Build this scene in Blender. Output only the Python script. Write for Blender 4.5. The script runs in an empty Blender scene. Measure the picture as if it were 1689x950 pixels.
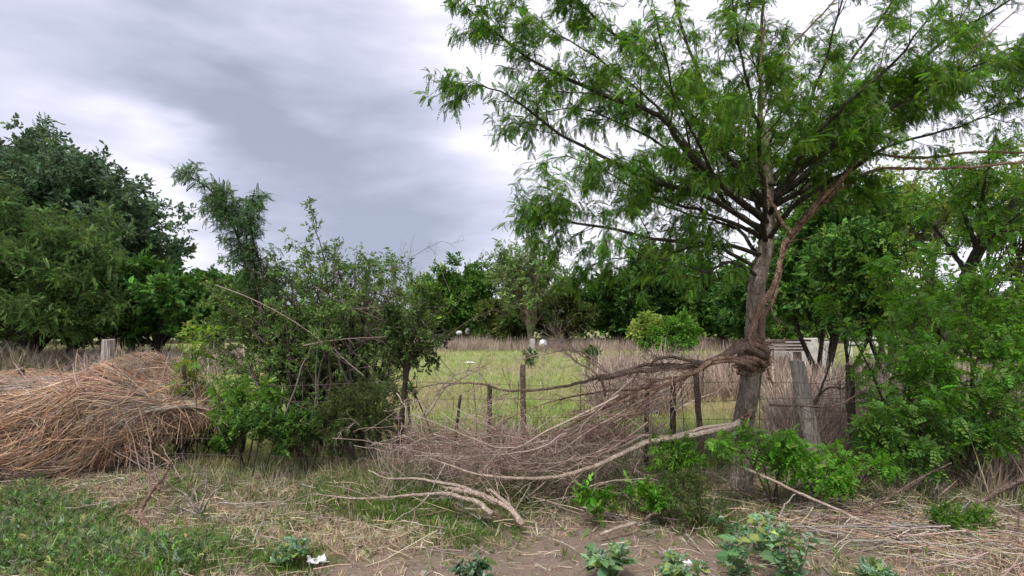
import bpy, math
import numpy as np
from math import radians, sin, cos, pi

# ------------------------------------------------------------------ camera, sky, sun, exposure
SC = bpy.context.scene
COL = SC.collection
FPX = 900.0; CX, CY = 844.5, 475.0; TILT = math.atan(63 / 900.0); EYE = 1.7
cam_d = bpy.data.cameras.new('camera'); cam = bpy.data.objects.new('camera', cam_d); COL.objects.link(cam)
cam.location = (0, 0, EYE); cam.rotation_euler = (radians(90) + TILT, 0, 0)
cam_d.sensor_width = 36.0; cam_d.lens = 36.0 * FPX / 1689.0; cam_d.clip_start = 0.05; cam_d.clip_end = 3000
SC.camera = cam
ct, st = cos(TILT), sin(TILT)


def D(px, py):
    u = (px - CX) / FPX; v = (CY - py) / FPX
    return np.array([u, ct - v * st, st + v * ct])


def P(px, py, Y):
    d = D(px, py)
    return np.array([0, 0, EYE]) + d * (Y / d[1])


def proj(x, y, z):
    z = z - EYE
    f = np.maximum(y * ct + z * st, 1e-3); v = -y * st + z * ct
    return CX + FPX * x / f, CY - FPX * v / f


SUN_EL, SUN_AZ = 58.0, 205.0     # compass-like, clockwise from +Y: behind the camera, a little left
W = bpy.data.worlds.new('World'); SC.world = W; W.use_nodes = True


class NT:
    def __init__(s, tree): s.t = tree; s.t.nodes.clear()
    def n(s, typ, **kw):
        nd = s.t.nodes.new(typ)
        for k, v in kw.items():
            if k.startswith('_'): setattr(nd, k[1:], v)
            else:
                key = int(k[1:]) if k[0] == 'i' and k[1:].isdigit() else k.replace('_', ' ')
                if isinstance(v, bpy.types.NodeSocket): s.t.links.new(v, nd.inputs[key])
                else: nd.inputs[key].default_value = v
        return nd
    def math(s, op, a, b=0.0, c=None, clamp=False):
        kw = dict(_operation=op, i0=a, i1=b, _use_clamp=clamp)
        if c is not None: kw['i2'] = c
        return s.n('ShaderNodeMath', **kw).outputs[0]
    def ramp(s, fac, stops, interp='LINEAR'):
        nd = s.n('ShaderNodeValToRGB', Fac=fac); r = nd.color_ramp; r.interpolation = interp
        while len(r.elements) < len(stops): r.elements.new(0.5)
        for e, (p, c) in zip(r.elements, stops): e.position = p; e.color = tuple(c) + (1,)
        return nd.outputs[0]
    def mix(s, f, a, b, blend='MIX'):
        nd = s.n('ShaderNodeMix', _data_type='RGBA', _blend_type=blend)
        for k, v in ((0, f), (6, a), (7, b)):
            if isinstance(v, bpy.types.NodeSocket): s.t.links.new(v, nd.inputs[k])
            else: nd.inputs[k].default_value = v if k == 0 else (tuple(v) + (1,))[:4]
        return nd.outputs[2]


def build_world():
    T = NT(W.node_tree)
    co = T.n('ShaderNodeTexCoord').outputs['Generated']
    sky = T.n('ShaderNodeTexSky', _sky_type='NISHITA', _sun_disc=False)
    sky.sun_elevation = radians(SUN_EL); sky.sun_rotation = radians(SUN_AZ)
    sky.air_density = 1.0; sky.dust_density = 2.0
    skyc = T.n('ShaderNodeVectorMath', _operation='SCALE', i0=sky.outputs[0]); skyc.inputs['Scale'].default_value = 0.1
    mp = T.n('ShaderNodeMapping', Vector=co); mp.inputs['Rotation'].default_value = (0.1, radians(-24), 0.2); mp.inputs['Scale'].default_value = (0.9, 1.2, 3.0)
    n1 = T.n('ShaderNodeTexNoise', Vector=mp.outputs[0], Scale=1.5, Detail=6.0, Roughness=0.5, Distortion=0.45).outputs[0]
    n2 = T.n('ShaderNodeTexNoise', Vector=mp.outputs[0], Scale=4.6, Detail=7.0, Roughness=0.55, Distortion=0.3).outputs[0]
    v = T.math('MULTIPLY_ADD', T.math('SUBTRACT', n1, 0.5), 1.0, 0.60)
    v = T.math('MULTIPLY_ADD', T.math('SUBTRACT', n2, 0.5), 0.8, v)
    # slow warp of the direction so that the big cloud masses have ragged edges
    wn = T.n('ShaderNodeTexNoise', Vector=mp.outputs[0], Scale=2.2, Detail=4.0, Roughness=0.55)
    w = T.n('ShaderNodeVectorMath', _operation='MULTIPLY_ADD', i0=wn.outputs['Color'], i1=(0.5, 0.5, 0.5), i2=co)
    w = T.n('ShaderNodeVectorMath', _operation='SUBTRACT', i0=w.outputs[0], i1=(0.25, 0.25, 0.25))
    w = T.n('ShaderNodeVectorMath', _operation='NORMALIZE', i0=w.outputs[0]).outputs[0]
    #          px   py  radius weight
    blobs = [(0, 150, 9, -.30), (170, 190, 9, -.22), (330, 170, 9, -.18), (480, 250, 11, -.40), (600, 290, 11, -.34), (720, 330, 12, -.22), (830, 380, 10, -.12),
             (620, 180, 11, -.12), (450, 320, 7, -.12), (290, 300, 7, -.18), (230, 250, 8, -.14),
             (290, 50, 10, .30), (60, 40, 9, .05), (40, 270, 7, .45), (130, 330, 6, .25), (320, 420, 8, .75), (240, 390, 6, .2), (430, 90, 10, .12),
             (800, 80, 14, .24), (1000, 0, 20, .35), (1400, 60, 22, .32), (1560, 330, 16, .25), (900, 230, 12, .04), (700, 20, 12, .10), (560, 400, 8, -.05), (980, 440, 10, .22)]
    for (px, py, r, wt) in blobs:
        d = D(px, py); d = d / np.linalg.norm(d)
        dt = T.n('ShaderNodeVectorMath', _operation='DOT_PRODUCT', i0=w, i1=tuple(float(q) for q in d)).outputs['Value']
        mr = T.n('ShaderNodeMapRange', _interpolation_type='SMOOTHSTEP', Value=dt)
        mr.inputs['From Min'].default_value = cos(radians(r * 1.9)); mr.inputs['From Max'].default_value = 1.0
        mr.inputs['To Max'].default_value = wt * .72
        v = T.math('ADD', v, mr.outputs[0])
    cl = T.ramp(v, [(0.0, (.205, .222, .285)), (.25, (.268, .282, .355)), (.5, (.345, .35, .43)), (.75, (.435, .43, .51)), (1.0, (.55, .54, .60))])
    c = T.mix(0.9, skyc.outputs[0], cl)
    bg = T.n('ShaderNodeBackground', Color=c, Strength=1.0)
    T.n('ShaderNodeOutputWorld', Surface=bg.outputs[0])


build_world()
sun_d = bpy.data.lights.new('sun', 'SUN'); sun_d.energy = 1.5; sun_d.angle = radians(14); sun_d.color = (1, .97, .92)
sun = bpy.data.objects.new('sun', sun_d); COL.objects.link(sun)
a = radians(SUN_AZ); sd = np.array([sin(a) * cos(radians(SUN_EL)), cos(a) * cos(radians(SUN_EL)), sin(radians(SUN_EL))])
from mathutils import Vector
sun.rotation_euler = Vector(sd).to_track_quat('Z', 'Y').to_euler(); sun.location = (0, -5, 20)
SC.view_settings.view_transform = 'Standard'; SC.view_settings.look = 'None'; SC.view_settings.gamma = 1.0
SC.view_settings.exposure = 1.04; SC.view_settings.use_curve_mapping = False
SC.cycles.max_bounces = 6; SC.cycles.transmission_bounces = 4; SC.cycles.diffuse_bounces = 3; SC.cycles.glossy_bounces = 2
SC.cycles.use_denoising = True


# ------------------------------------------------------------------ materials
def mat(name):
    m = bpy.data.materials.new(name); m.use_nodes = True
    return m, NT(m.node_tree)


def leaf_mat(name, rough=.45, trans=.38, spec=.35):
    m, T = mat(name)
    at = T.n('ShaderNodeAttribute', _attribute_name='tint').outputs['Color']
    b = T.n('ShaderNodeBsdfPrincipled', Base_Color=at, Roughness=rough, IOR=1.4)
    b.inputs['Specular IOR Level'].default_value = spec
    hs = T.n('ShaderNodeHueSaturation', Color=at, Value=1.6, Saturation=1.15, Hue=.485)
    t = T.n('ShaderNodeBsdfTranslucent', Color=hs.outputs[0])
    mx = T.n('ShaderNodeMixShader', Fac=trans, i1=b.outputs[0], i2=t.outputs[0])
    T.n('ShaderNodeOutputMaterial', Surface=mx.outputs[0])
    return m


def tint_mat(name, rough=.8, bump=.0, scale=60.0, var=.35):
    m, T = mat(name)
    at = T.n('ShaderNodeAttribute', _attribute_name='tint').outputs['Color']
    co = T.n('ShaderNodeTexCoord').outputs['Object']
    nz = T.n('ShaderNodeTexNoise', Vector=co, Scale=scale, Detail=4.0, Roughness=.6).outputs[0]
    k = T.n('ShaderNodeMapRange', Value=nz); k.inputs['From Min'].default_value = .3; k.inputs['From Max'].default_value = .7
    k.inputs['To Min'].default_value = 1 - var; k.inputs['To Max'].default_value = 1 + var
    c = T.n('ShaderNodeVectorMath', _operation='SCALE', i0=at); T.t.links.new(k.outputs[0], c.inputs['Scale'])
    b = T.n('ShaderNodeBsdfPrincipled', Base_Color=c.outputs[0], Roughness=rough); b.inputs['Specular IOR Level'].default_value = .2
    if bump:
        bp = T.n('ShaderNodeBump', Height=nz, Strength=bump, Distance=.02); T.t.links.new(bp.outputs[0], b.inputs['Normal'])
    T.n('ShaderNodeOutputMaterial', Surface=b.outputs[0])
    return m


def bark_mat(name, c1, c2, c3, zs=.25, scale=14.0, bump=.9):
    m, T = mat(name)
    co = T.n('ShaderNodeTexCoord').outputs['Object']
    mp = T.n('ShaderNodeMapping', Vector=co); mp.inputs['Scale'].default_value = (1, 1, zs)
    n1 = T.n('ShaderNodeTexNoise', Vector=mp.outputs[0], Scale=scale, Detail=8.0, Roughness=.65, Distortion=.6).outputs[0]
    n2 = T.n('ShaderNodeTexNoise', Vector=co, Scale=scale * .3, Detail=5.0, Roughness=.6).outputs[0]
    vo = T.n('ShaderNodeTexVoronoi', _feature='DISTANCE_TO_EDGE', Vector=mp.outputs[0], Scale=scale * 1.7, Randomness=1.0).outputs['Distance']
    cr = T.n('ShaderNodeMapRange', Value=vo); cr.inputs['From Max'].default_value = .25
    c = T.ramp(n1, [(.32, c1), (.52, c2), (.72, c3)])
    c = T.mix(T.math('MULTIPLY', T.math('SUBTRACT', n2, .42, clamp=True), 2.2, clamp=True), c, c1)
    h = T.math('MULTIPLY_ADD', cr.outputs[0], .5, n1)
    bp = T.n('ShaderNodeBump', Height=h, Strength=bump, Distance=.03)
    b = T.n('ShaderNodeBsdfPrincipled', Base_Color=c, Roughness=.85, Normal=bp.outputs[0]); b.inputs['Specular IOR Level'].default_value = .2
    T.n('ShaderNodeOutputMaterial', Surface=b.outputs[0])
    return m


M = {}
M['leaf'] = leaf_mat('leaf')
M['leaf_dull'] = leaf_mat('leaf_dull', .6, .22, .2)
M['weed_leaf'] = leaf_mat('weed_leaf', .65, .2, .25)
M['grass'] = leaf_mat('grass', .55, .3, .2)
M['straw'] = tint_mat('straw', .75, 0, 40, .25)
M['twig'] = tint_mat('twig', .8, .3, 90, .35)
M['bark'] = bark_mat('bark_grey', (.13, .10, .075), (.34, .275, .22), (.55, .47, .40), .3, 20.0, 1.0)
M['bark_dark'] = bark_mat('bark_dark', (.022, .019, .015), (.06, .05, .04), (.11, .095, .075))
M['bark_red'] = bark_mat('bark_red', (.12, .065, .045), (.36, .23, .165), (.58, .43, .33), .5, 26)
M['bark_dead'] = bark_mat('bark_dead', (.12, .08, .06), (.27, .19, .15), (.42, .33, .27), .6, 30)
M['wood_pale'] = bark_mat('wood_peeled', (.36, .25, .19), (.62, .50, .40), (.82, .73, .63), .5, 38, .7)
M['bleached'] = bark_mat('wood_bleached', (.34, .28, .22), (.56, .49, .41), (.76, .69, .60), .5, 40, .7)
M['wood_post'] = bark_mat('wood_post', (.28, .24, .20), (.56, .50, .43), (.72, .66, .58), .06, 30, .8)


# ------------------------------------------------------------------ mesh building
class MB:
    def __init__(s): s.v = []; s.f = []; s.c = []; s.n = 0; s.sm = []
    def add(s, V, F, C=None, smooth=False):
        V = np.asarray(V, float).reshape(-1, 3); F = np.asarray(F, np.int64).reshape(-1, 4) + s.n
        if C is None: C = np.full((len(V), 3), .5)
        C = np.broadcast_to(np.asarray(C, float), (len(V), 3))
        s.v.append(V); s.f.append(F); s.c.append(C); s.sm.append(np.full(len(F), smooth)); s.n += len(V)
    def build(s, name, material, parent=None, origin=None):
        V = np.concatenate(s.v); F = np.concatenate(s.f); C = np.concatenate(s.c); S = np.concatenate(s.sm)
        if origin is not None: V = V - np.asarray(origin)
        if parent is not None: V = V - np.array(parent.location)
        me = bpy.data.meshes.new(name)
        tri = F[:, 2] == F[:, 3]
        cnt = np.where(tri, 3, 4); start = np.concatenate([[0], np.cumsum(cnt)[:-1]])
        keep = np.ones(F.shape, bool); keep[tri, 3] = False
        me.vertices.add(len(V)); me.vertices.foreach_set('co', V.astype(np.float32).ravel())
        me.loops.add(int(cnt.sum())); me.loops.foreach_set('vertex_index', F[keep].astype(np.int32))
        me.polygons.add(len(F)); me.polygons.foreach_set('loop_start', start.astype(np.int32))
        me.polygons.foreach_set('use_smooth', S)
        at = me.color_attributes.new('tint', 'FLOAT_COLOR', 'POINT')
        at.data.foreach_set('color', np.concatenate([np.clip(C, 0, 1), np.ones((len(C), 1))], 1).astype(np.float32).ravel())
        me.update(calc_edges=True); me.validate()
        me.materials.append(material)
        o = bpy.data.objects.new(name, me); COL.objects.link(o)
        if origin is not None: o.location = origin
        if parent is not None: o.parent = parent
        return o


def tag(o, label=None, cat=None, group=None, kind=None):
    if label: o['label'] = label
    if cat: o['category'] = cat
    if group: o['group'] = group
    if kind: o['kind'] = kind
    return o


def thing(name, loc, label, cat, group=None):
    o = bpy.data.objects.new(name, None); COL.objects.link(o); o.location = tuple(float(q) for q in loc)
    o.empty_display_size = .2
    return tag(o, label, cat, group)


def nrm(v): return v / np.maximum(np.linalg.norm(v, axis=-1, keepdims=True), 1e-9)


def tubes(mb, Pts, R, sides=5, C=(.2, .15, .1), caps=False, smooth=True, rng=None, rough=0.0):
    Pts = np.asarray(Pts, float); R = np.asarray(R, float)
    if Pts.ndim == 2: Pts = Pts[None]; R = R[None]
    if caps:
        Pts = np.concatenate([Pts[:, :1], Pts, Pts[:, -1:]], 1); z = np.zeros((len(R), 1)) + 1e-4
        R = np.concatenate([z, R, z], 1)
    N, K, _ = Pts.shape
    t = np.gradient(Pts, axis=1)
    if caps: t[:, 0] = t[:, 2]; t[:, 1] = t[:, 2]; t[:, -1] = t[:, -3]; t[:, -2] = t[:, -3]
    t = nrm(t); m = nrm(t.mean(1))
    ref = np.where(np.abs(m[:, 2:3]) < .8, np.array([[0, 0, 1.]]), np.array([[1., 0.2, 0]]))[:, None, :]
    n = nrm(ref - (ref * t).sum(-1, keepdims=True) * t); b = np.cross(t, n)
    an = np.arange(sides) * 2 * pi / sides
    ca, sa = np.cos(an)[None, None, :, None], np.sin(an)[None, None, :, None]
    rr = R[:, :, None, None]
    if rough and rng is not None:
        rr = rr * (1 + rough * rng.normal(size=(N, K, sides, 1)) * .5 + rough * rng.normal(size=(N, 1, sides, 1)))
    V = Pts[:, :, None, :] + rr * (ca * n[:, :, None, :] + sa * b[:, :, None, :])
    base = (np.arange(N) * K * sides)[:, None, None]; k = (np.arange(K - 1) * sides)[None, :, None]; s0 = np.arange(sides)[None, None, :]; s1 = (s0 + 1) % sides
    F = np.stack([base + k + s0, base + k + s1, base + k + sides + s1, base + k + sides + s0], -1)
    C = np.asarray(C, float)
    if C.ndim == 2: C = np.repeat(C, K * sides, axis=0)
    mb.add(V, F, C, smooth)


def resample(pts, K):
    """smooth curve (Catmull-Rom) through control points, K samples"""
    p = np.asarray(pts, float); n = len(p)
    if n == 2: return p[0] + (p[1] - p[0]) * np.linspace(0, 1, K)[:, None]
    e = np.vstack([2 * p[0] - p[1], p, 2 * p[-1] - p[-2]])
    u = np.linspace(0, n - 1 - 1e-6, K); i = u.astype(int); f = (u - i)[:, None]
    p0, p1, p2, p3 = e[i], e[i + 1], e[i + 2], e[i + 3]
    return .5 * (2 * p1 + (p2 - p0) * f + (2 * p0 - 5 * p1 + 4 * p2 - p3) * f ** 2 + (3 * p1 - p0 - 3 * p2 + p3) * f ** 3)


def perp(rng, t):
    r = rng.normal(size=t.shape); r = r - (r * t).sum(-1, keepdims=True) * t
    return nrm(r)


def along(rng, Pts, n, t0=0., t1=1., tpow=1.0):
    seg = np.linalg.norm(np.diff(Pts, axis=1), axis=2).sum(1); w = seg / seg.sum()
    i = rng.choice(len(Pts), n, p=w); t = t0 + (t1 - t0) * rng.random(n) ** tpow
    K = Pts.shape[1]; u = t * (K - 1); k = np.minimum(u.astype(int), K - 2); f = (u - k)[:, None]
    a, b = Pts[i, k], Pts[i, k + 1]
    return i, t, k, f, a + (b - a) * f, nrm(b - a)


def sprout(rng, Pts, R, n, L, Lsd=.3, t0=.2, t1=1., tpow=1., ang=50, angsd=12, K=6, wander=.12, trop=(0, 0, .05), rfrac=.6, rmin=.002, short=.5, flat=0., tip=.25):
    i, t, k, f, pos, tan = along(rng, Pts, n, t0, t1, tpow)
    r = (R[i, k] * (1 - f[:, 0]) + R[i, k + 1] * f[:, 0]) * rfrac
    pr = perp(rng, tan); pr[:, 2] *= (1 - flat); pr = nrm(pr)
    an = np.radians(rng.normal(ang, angsd, n))[:, None]
    d = nrm(tan * np.cos(an) + pr * np.sin(an))
    ln = L * np.clip(1 + Lsd * rng.normal(size=n), .25, 2.2) * (1 - short * (t - t0) / max(t1 - t0, 1e-6))
    q = [pos]; tr = np.asarray(trop)
    for s in range(K - 1):
        d = nrm(d + wander * rng.normal(size=d.shape) + tr); q.append(q[-1] + d * (ln / (K - 1))[:, None])
    Q = np.stack(q, 1)
    RR = np.maximum(r, rmin)[:, None] * (1 - (1 - tip) * np.linspace(0, 1, K))[None]
    return Q, RR


def cat_levels(Ps, Rs, K):
    """resample to the same K by linear interpolation and stack"""
    o, r = [], []
    for Pn, Rn in zip(Ps, Rs):
        k0 = Pn.shape[1]; u = np.linspace(0, k0 - 1, K); i = np.minimum(u.astype(int), k0 - 2); f = u - i
        o.append(Pn[:, i] * (1 - f)[None, :, None] + Pn[:, i + 1] * f[None, :, None]); r.append(Rn[:, i] * (1 - f) + Rn[:, i + 1] * f)
    return np.concatenate(o), np.concatenate(r)


# leaf templates: (verts, quads) with x along the leaf, y across, z up
def t_simple(w=.5, fold=.12, curl=.15):
    V = [(0, 0, 0), (.35, w / 2, fold), (.72, w * .38, fold * .7 - curl * .5), (1, 0, -curl), (.72, -w * .38, fold * .7 - curl * .5), (.35, -w / 2, fold)]
    return np.array(V, float), np.array([(0, 1, 2, 3), (0, 3, 4, 5)])


def t_pinnate(pairs=7, leaf=.30, w=.10, droop=.35, ang=65, sag=.15):
    V, F = [], []
    def q(a, b, c, d):
        F.append((len(V), len(V) + 1, len(V) + 2, len(V) + 3)); V.extend([a, b, c, d])
    q((0, -.008, 0), (0, .008, 0), (1, .004, -droop), (1, -.004, -droop))
    for k in range(pairs):
        x = .16 + .80 * k / max(pairs - 1, 1); z = -droop * x * x
        l = leaf * (1 - .45 * abs(k / max(pairs - 1, 1) - .4) * 1.3)
        for s in (-1, 1):
            a = radians(ang - 15 * k / pairs); dx, dy = cos(a) * l, s * sin(a) * l
            nx, ny = -s * sin(a) * w * .5, cos(a) * w * .5
            q((x, 0, z), (x + dx * .5 + nx, dy * .5 + ny, z - sag * l * .2 + .01), (x + dx, dy, z - sag * l), (x + dx * .5 - nx, dy * .5 - ny, z - sag * l * .2 - .01))
    a = leaf * .9
    q((.97, 0, -droop * .94), (1 + a * .4, w * .4, -droop * 1.1), (1 + a * .8, 0, -droop * 1.3), (1 + a * .4, -w * .4, -droop * 1.1))
    return np.array(V, float), np.array(F)


def t_cluster(rng, n=6, ls=.45, w=.5, spread=.9):
    tv, tf = t_simple(w); V, F = [], []
    for k in range(n):
        x = (k + .5) / n * .8 * rng.uniform(.8, 1.2); az = rng.uniform(0, 2 * pi); el = rng.uniform(.3, 1.2) * spread
        d = np.array([cos(el), sin(el) * cos(az), sin(el) * sin(az) * .7 - .1]); d /= np.linalg.norm(d)
        z = nrm(np.array([rng.normal() * .4, rng.normal() * .4, 1.]) ); y = nrm(np.cross(z, d)); z = np.cross(d, y)
        s = ls * rng.uniform(.7, 1.2)
        F.append(tf + sum(len(q) for q in V)); V.append(np.array([x, 0, 0]) + s * (tv[:, :1] * d + tv[:, 1:2] * y + tv[:, 2:] * z))
    return np.concatenate(V), np.concatenate(F)


def t_tuft(rng, n=6, spread=.5, w=.03, seg=3, bend=.6):
    V, F = [], []
    for k in range(n):
        az = rng.uniform(0, 2 * pi); h = rng.uniform(.55, 1.); lean = rng.uniform(.05, spread); x0, y0 = rng.normal(size=2) * .06
        ca, sa = cos(az), sin(az); b = len(V)
        for s in range(seg + 1):
            t = s / seg; rr = lean * t + bend * rng.uniform(.6, 1.2) * lean * t * t; ww = w * (1 - t) ** .7 * .5 + .001
            z = h * t * (1 - .35 * lean * t)
            V.append((x0 + ca * rr - sa * ww, y0 + sa * rr + ca * ww, z)); V.append((x0 + ca * rr + sa * ww, y0 + sa * rr - ca * ww, z))
        for s in range(seg): F.append((b + 2 * s, b + 2 * s + 1, b + 2 * s + 3, b + 2 * s + 2))
    return np.array(V, float), np.array(F)


def scatter(mb, T, pos, X, Y, Z, s, C):
    tv, tf = T; N = len(pos); s = np.broadcast_to(s, (N,))[:, None, None]
    V = pos[:, None, :] + s * (tv[None, :, 0:1] * X[:, None] + tv[None, :, 1:2] * Y[:, None] + tv[None, :, 2:3] * Z[:, None])
    F = tf[None] + (np.arange(N) * len(tv))[:, None, None]
    mb.add(V, F, np.repeat(C, len(tv), axis=0))


def palette(rng, n, cols, sd=.18, w=None):
    c = np.asarray(cols, float); i = rng.choice(len(c), n, p=w)
    return np.clip(c[i] * np.exp(rng.normal(size=(n, 1)) * sd) * np.exp(rng.normal(size=(n, 3)) * sd * .35), .004, .95)


def leaves(mb, rng, Pts, n, Ts, size, ssd=.25, cols=((.06, .12, .03),), t0=.1, t1=1., out=.8, droop=.15, up=1., csd=.2, jitter=0., tpow=1.):
    i, t, k, f, pos, tan = along(rng, Pts, n, t0, t1, tpow)
    if jitter: pos = pos + rng.normal(size=pos.shape) * jitter
    pr = perp(rng, tan)
    X = nrm(tan * .5 + pr * out + np.array([0, 0, -droop]))
    up_v = nrm(np.array([0, 0, up]) + rng.normal(size=X.shape) * .45)
    Y = nrm(np.cross(up_v, X)); Z = np.cross(X, Y)
    s = size * np.clip(1 + ssd * rng.normal(size=n), .4, 1.8)
    C = palette(rng, n, cols, csd)
    g = rng.integers(0, len(Ts), n)
    for j, T in enumerate(Ts):
        m = g == j
        if m.any(): scatter(mb, T, pos[m], X[m], Y[m], Z[m], s[m], C[m])


R0 = np.random.default_rng(5)
TP_FINE = [t_pinnate(9, .21, .11, .5, 60), t_pinnate(8, .20, .12, .3, 56), t_pinnate(8, .23, .12, .8, 60)]
TP_WIDE = [t_pinnate(5, .34, .21, .5, 52), t_pinnate(4, .38, .24, .3, 48), t_pinnate(5, .34, .20, .9, 55), t_cluster(R0, 6, .5, .42)]
TC = [t_cluster(R0, 6, .42, .55), t_cluster(R0, 7, .36, .5), t_cluster(R0, 5, .5, .6)]
TC_N = [t_cluster(R0, 8, .4, .28), t_cluster(R0, 7, .46, .25)]
TUFT = [t_tuft(R0, 6, .55, .05), t_tuft(R0, 7, .8, .045), t_tuft(R0, 5, .4, .055)]
TUFT_TALL = [t_tuft(R0, 5, .22, .018, 3, .5), t_tuft(R0, 6, .35, .02, 3, .7), t_tuft(R0, 4, .15, .016, 3, .3)]

# ------------------------------------------------------------------ ground
WS = np.random.default_rng(11)
_k = WS.normal(size=(40, 2)); _ph = WS.random(40) * 2 * pi


def fnoise(x, y, scale, a=0, n=10):
    r = 0
    for q in range(a, a + n):
        r = r + np.sin((x * _k[q % 40, 0] + y * _k[q % 40, 1]) * scale * (1 + .23 * (q - a)) + _ph[q % 40]) / (1 + .15 * (q - a))
    return r / 4.0


def terrain(x, y):
    near = np.exp(-np.maximum(y - 9, 0) / 8)
    z = .035 * fnoise(x, y, 1.1) + .016 * near * fnoise(x, y, 5.0, 8) + .009 * near * fnoise(x, y, 13.0, 17)
    z = z + .07 * np.exp(-((y - 5.9) / .7) ** 2) - .05 * np.exp(-((y - 5.0) / .5) ** 2)
    return z


def gauss(px, py, L):
    s = 0
    for (x, y, rx, ry, w) in L: s = s + w * np.exp(-((px - x) / rx) ** 2 - ((py - y) / ry) ** 2)
    return s


GREEN = [(40, 880, 170, 55, .9), (190, 930, 130, 50, .9), (310, 910, 90, 35, .9), (480, 925, 50, 22, 1.0), (640, 845, 65, 22, 1.), (540, 825, 55, 20, .7), (400, 775, 90, 25, .7),
         (760, 885, 70, 28, .7), (940, 912, 24, 10, .9), (1180, 855, 90, 24, .7), (1590, 868, 55, 24, .9), (1060, 820, 110, 26, .7), (740, 820, 60, 20, .6), (1480, 820, 110, 25, .5), (880, 800, 80, 20, .5),
         (480, 860, 60, 20, .4), (300, 800, 70, 25, .5), (560, 770, 90, 18, .5), (700, 850, 50, 18, .5), (850, 830, 60, 18, .5), (350, 850, 40, 14, .3), (520, 745, 180, 22, .7), (620, 790, 60, 16, .5)]
STRAW = [(450, 785, 120, 32, .9), (600, 890, 110, 28, .9), (400, 862, 80, 20, .9), (1300, 830, 150, 30, .9), (1600, 905, 110, 34, 1.0), (560, 800, 120, 30, .7), (860, 760, 260, 50, .8), (180, 805, 160, 25, .9), (100, 870, 200, 40, .4), (1640, 780, 70, 40, 1.0), (1440, 870, 80, 20, .5)]
DIRT = [(150, 880, 60, 18, .5), (260, 935, 60, 12, .6), (40, 930, 60, 14, .3), (1500, 840, 90, 16, .5), (950, 920, 230, 42, 1.2), (1420, 905, 110, 38, 1.1), (1650, 845, 50, 22, .9), (620, 940, 110, 16, .9), (700, 925, 60, 26, .6), (250, 850, 60, 14, .4), (1250, 890, 80, 20, .5)]


def zones(x, y):
    px, py = proj(x, y, np.zeros_like(x))
    near = 1 / (1 + np.exp((y - 6.9) / .25)) * (y > 2.5)
    nz = fnoise(x, y, 4.5, 3); n2 = fnoise(x, y, 1.3, 20)
    g = np.clip(gauss(px, py, GREEN) + .22 * nz + .12, 0, 1.3); s = np.clip(gauss(px, py, STRAW) + .2 * n2 + .15, 0, 1.3); d = np.clip(gauss(px, py, DIRT) + .15 * n2, 0, 1.3)
    g = g * near; s = s * near; d = d * near
    far = 1 - near
    gf = far * np.clip(.75 + .5 * fnoise(x, y, .55, 5) + .2 * nz, .05, 1)
    return np.clip(g * (1 - .6 * np.clip(d, 0, 1)), 0, 1), np.clip(s, 0, 1), np.clip(d, 0, 1), gf


def axis(lo, hi, n, c, k):
    u = np.linspace(np.arcsinh((lo - c) / k), np.arcsinh((hi - c) / k), n); return c + k * np.sinh(u)


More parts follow.
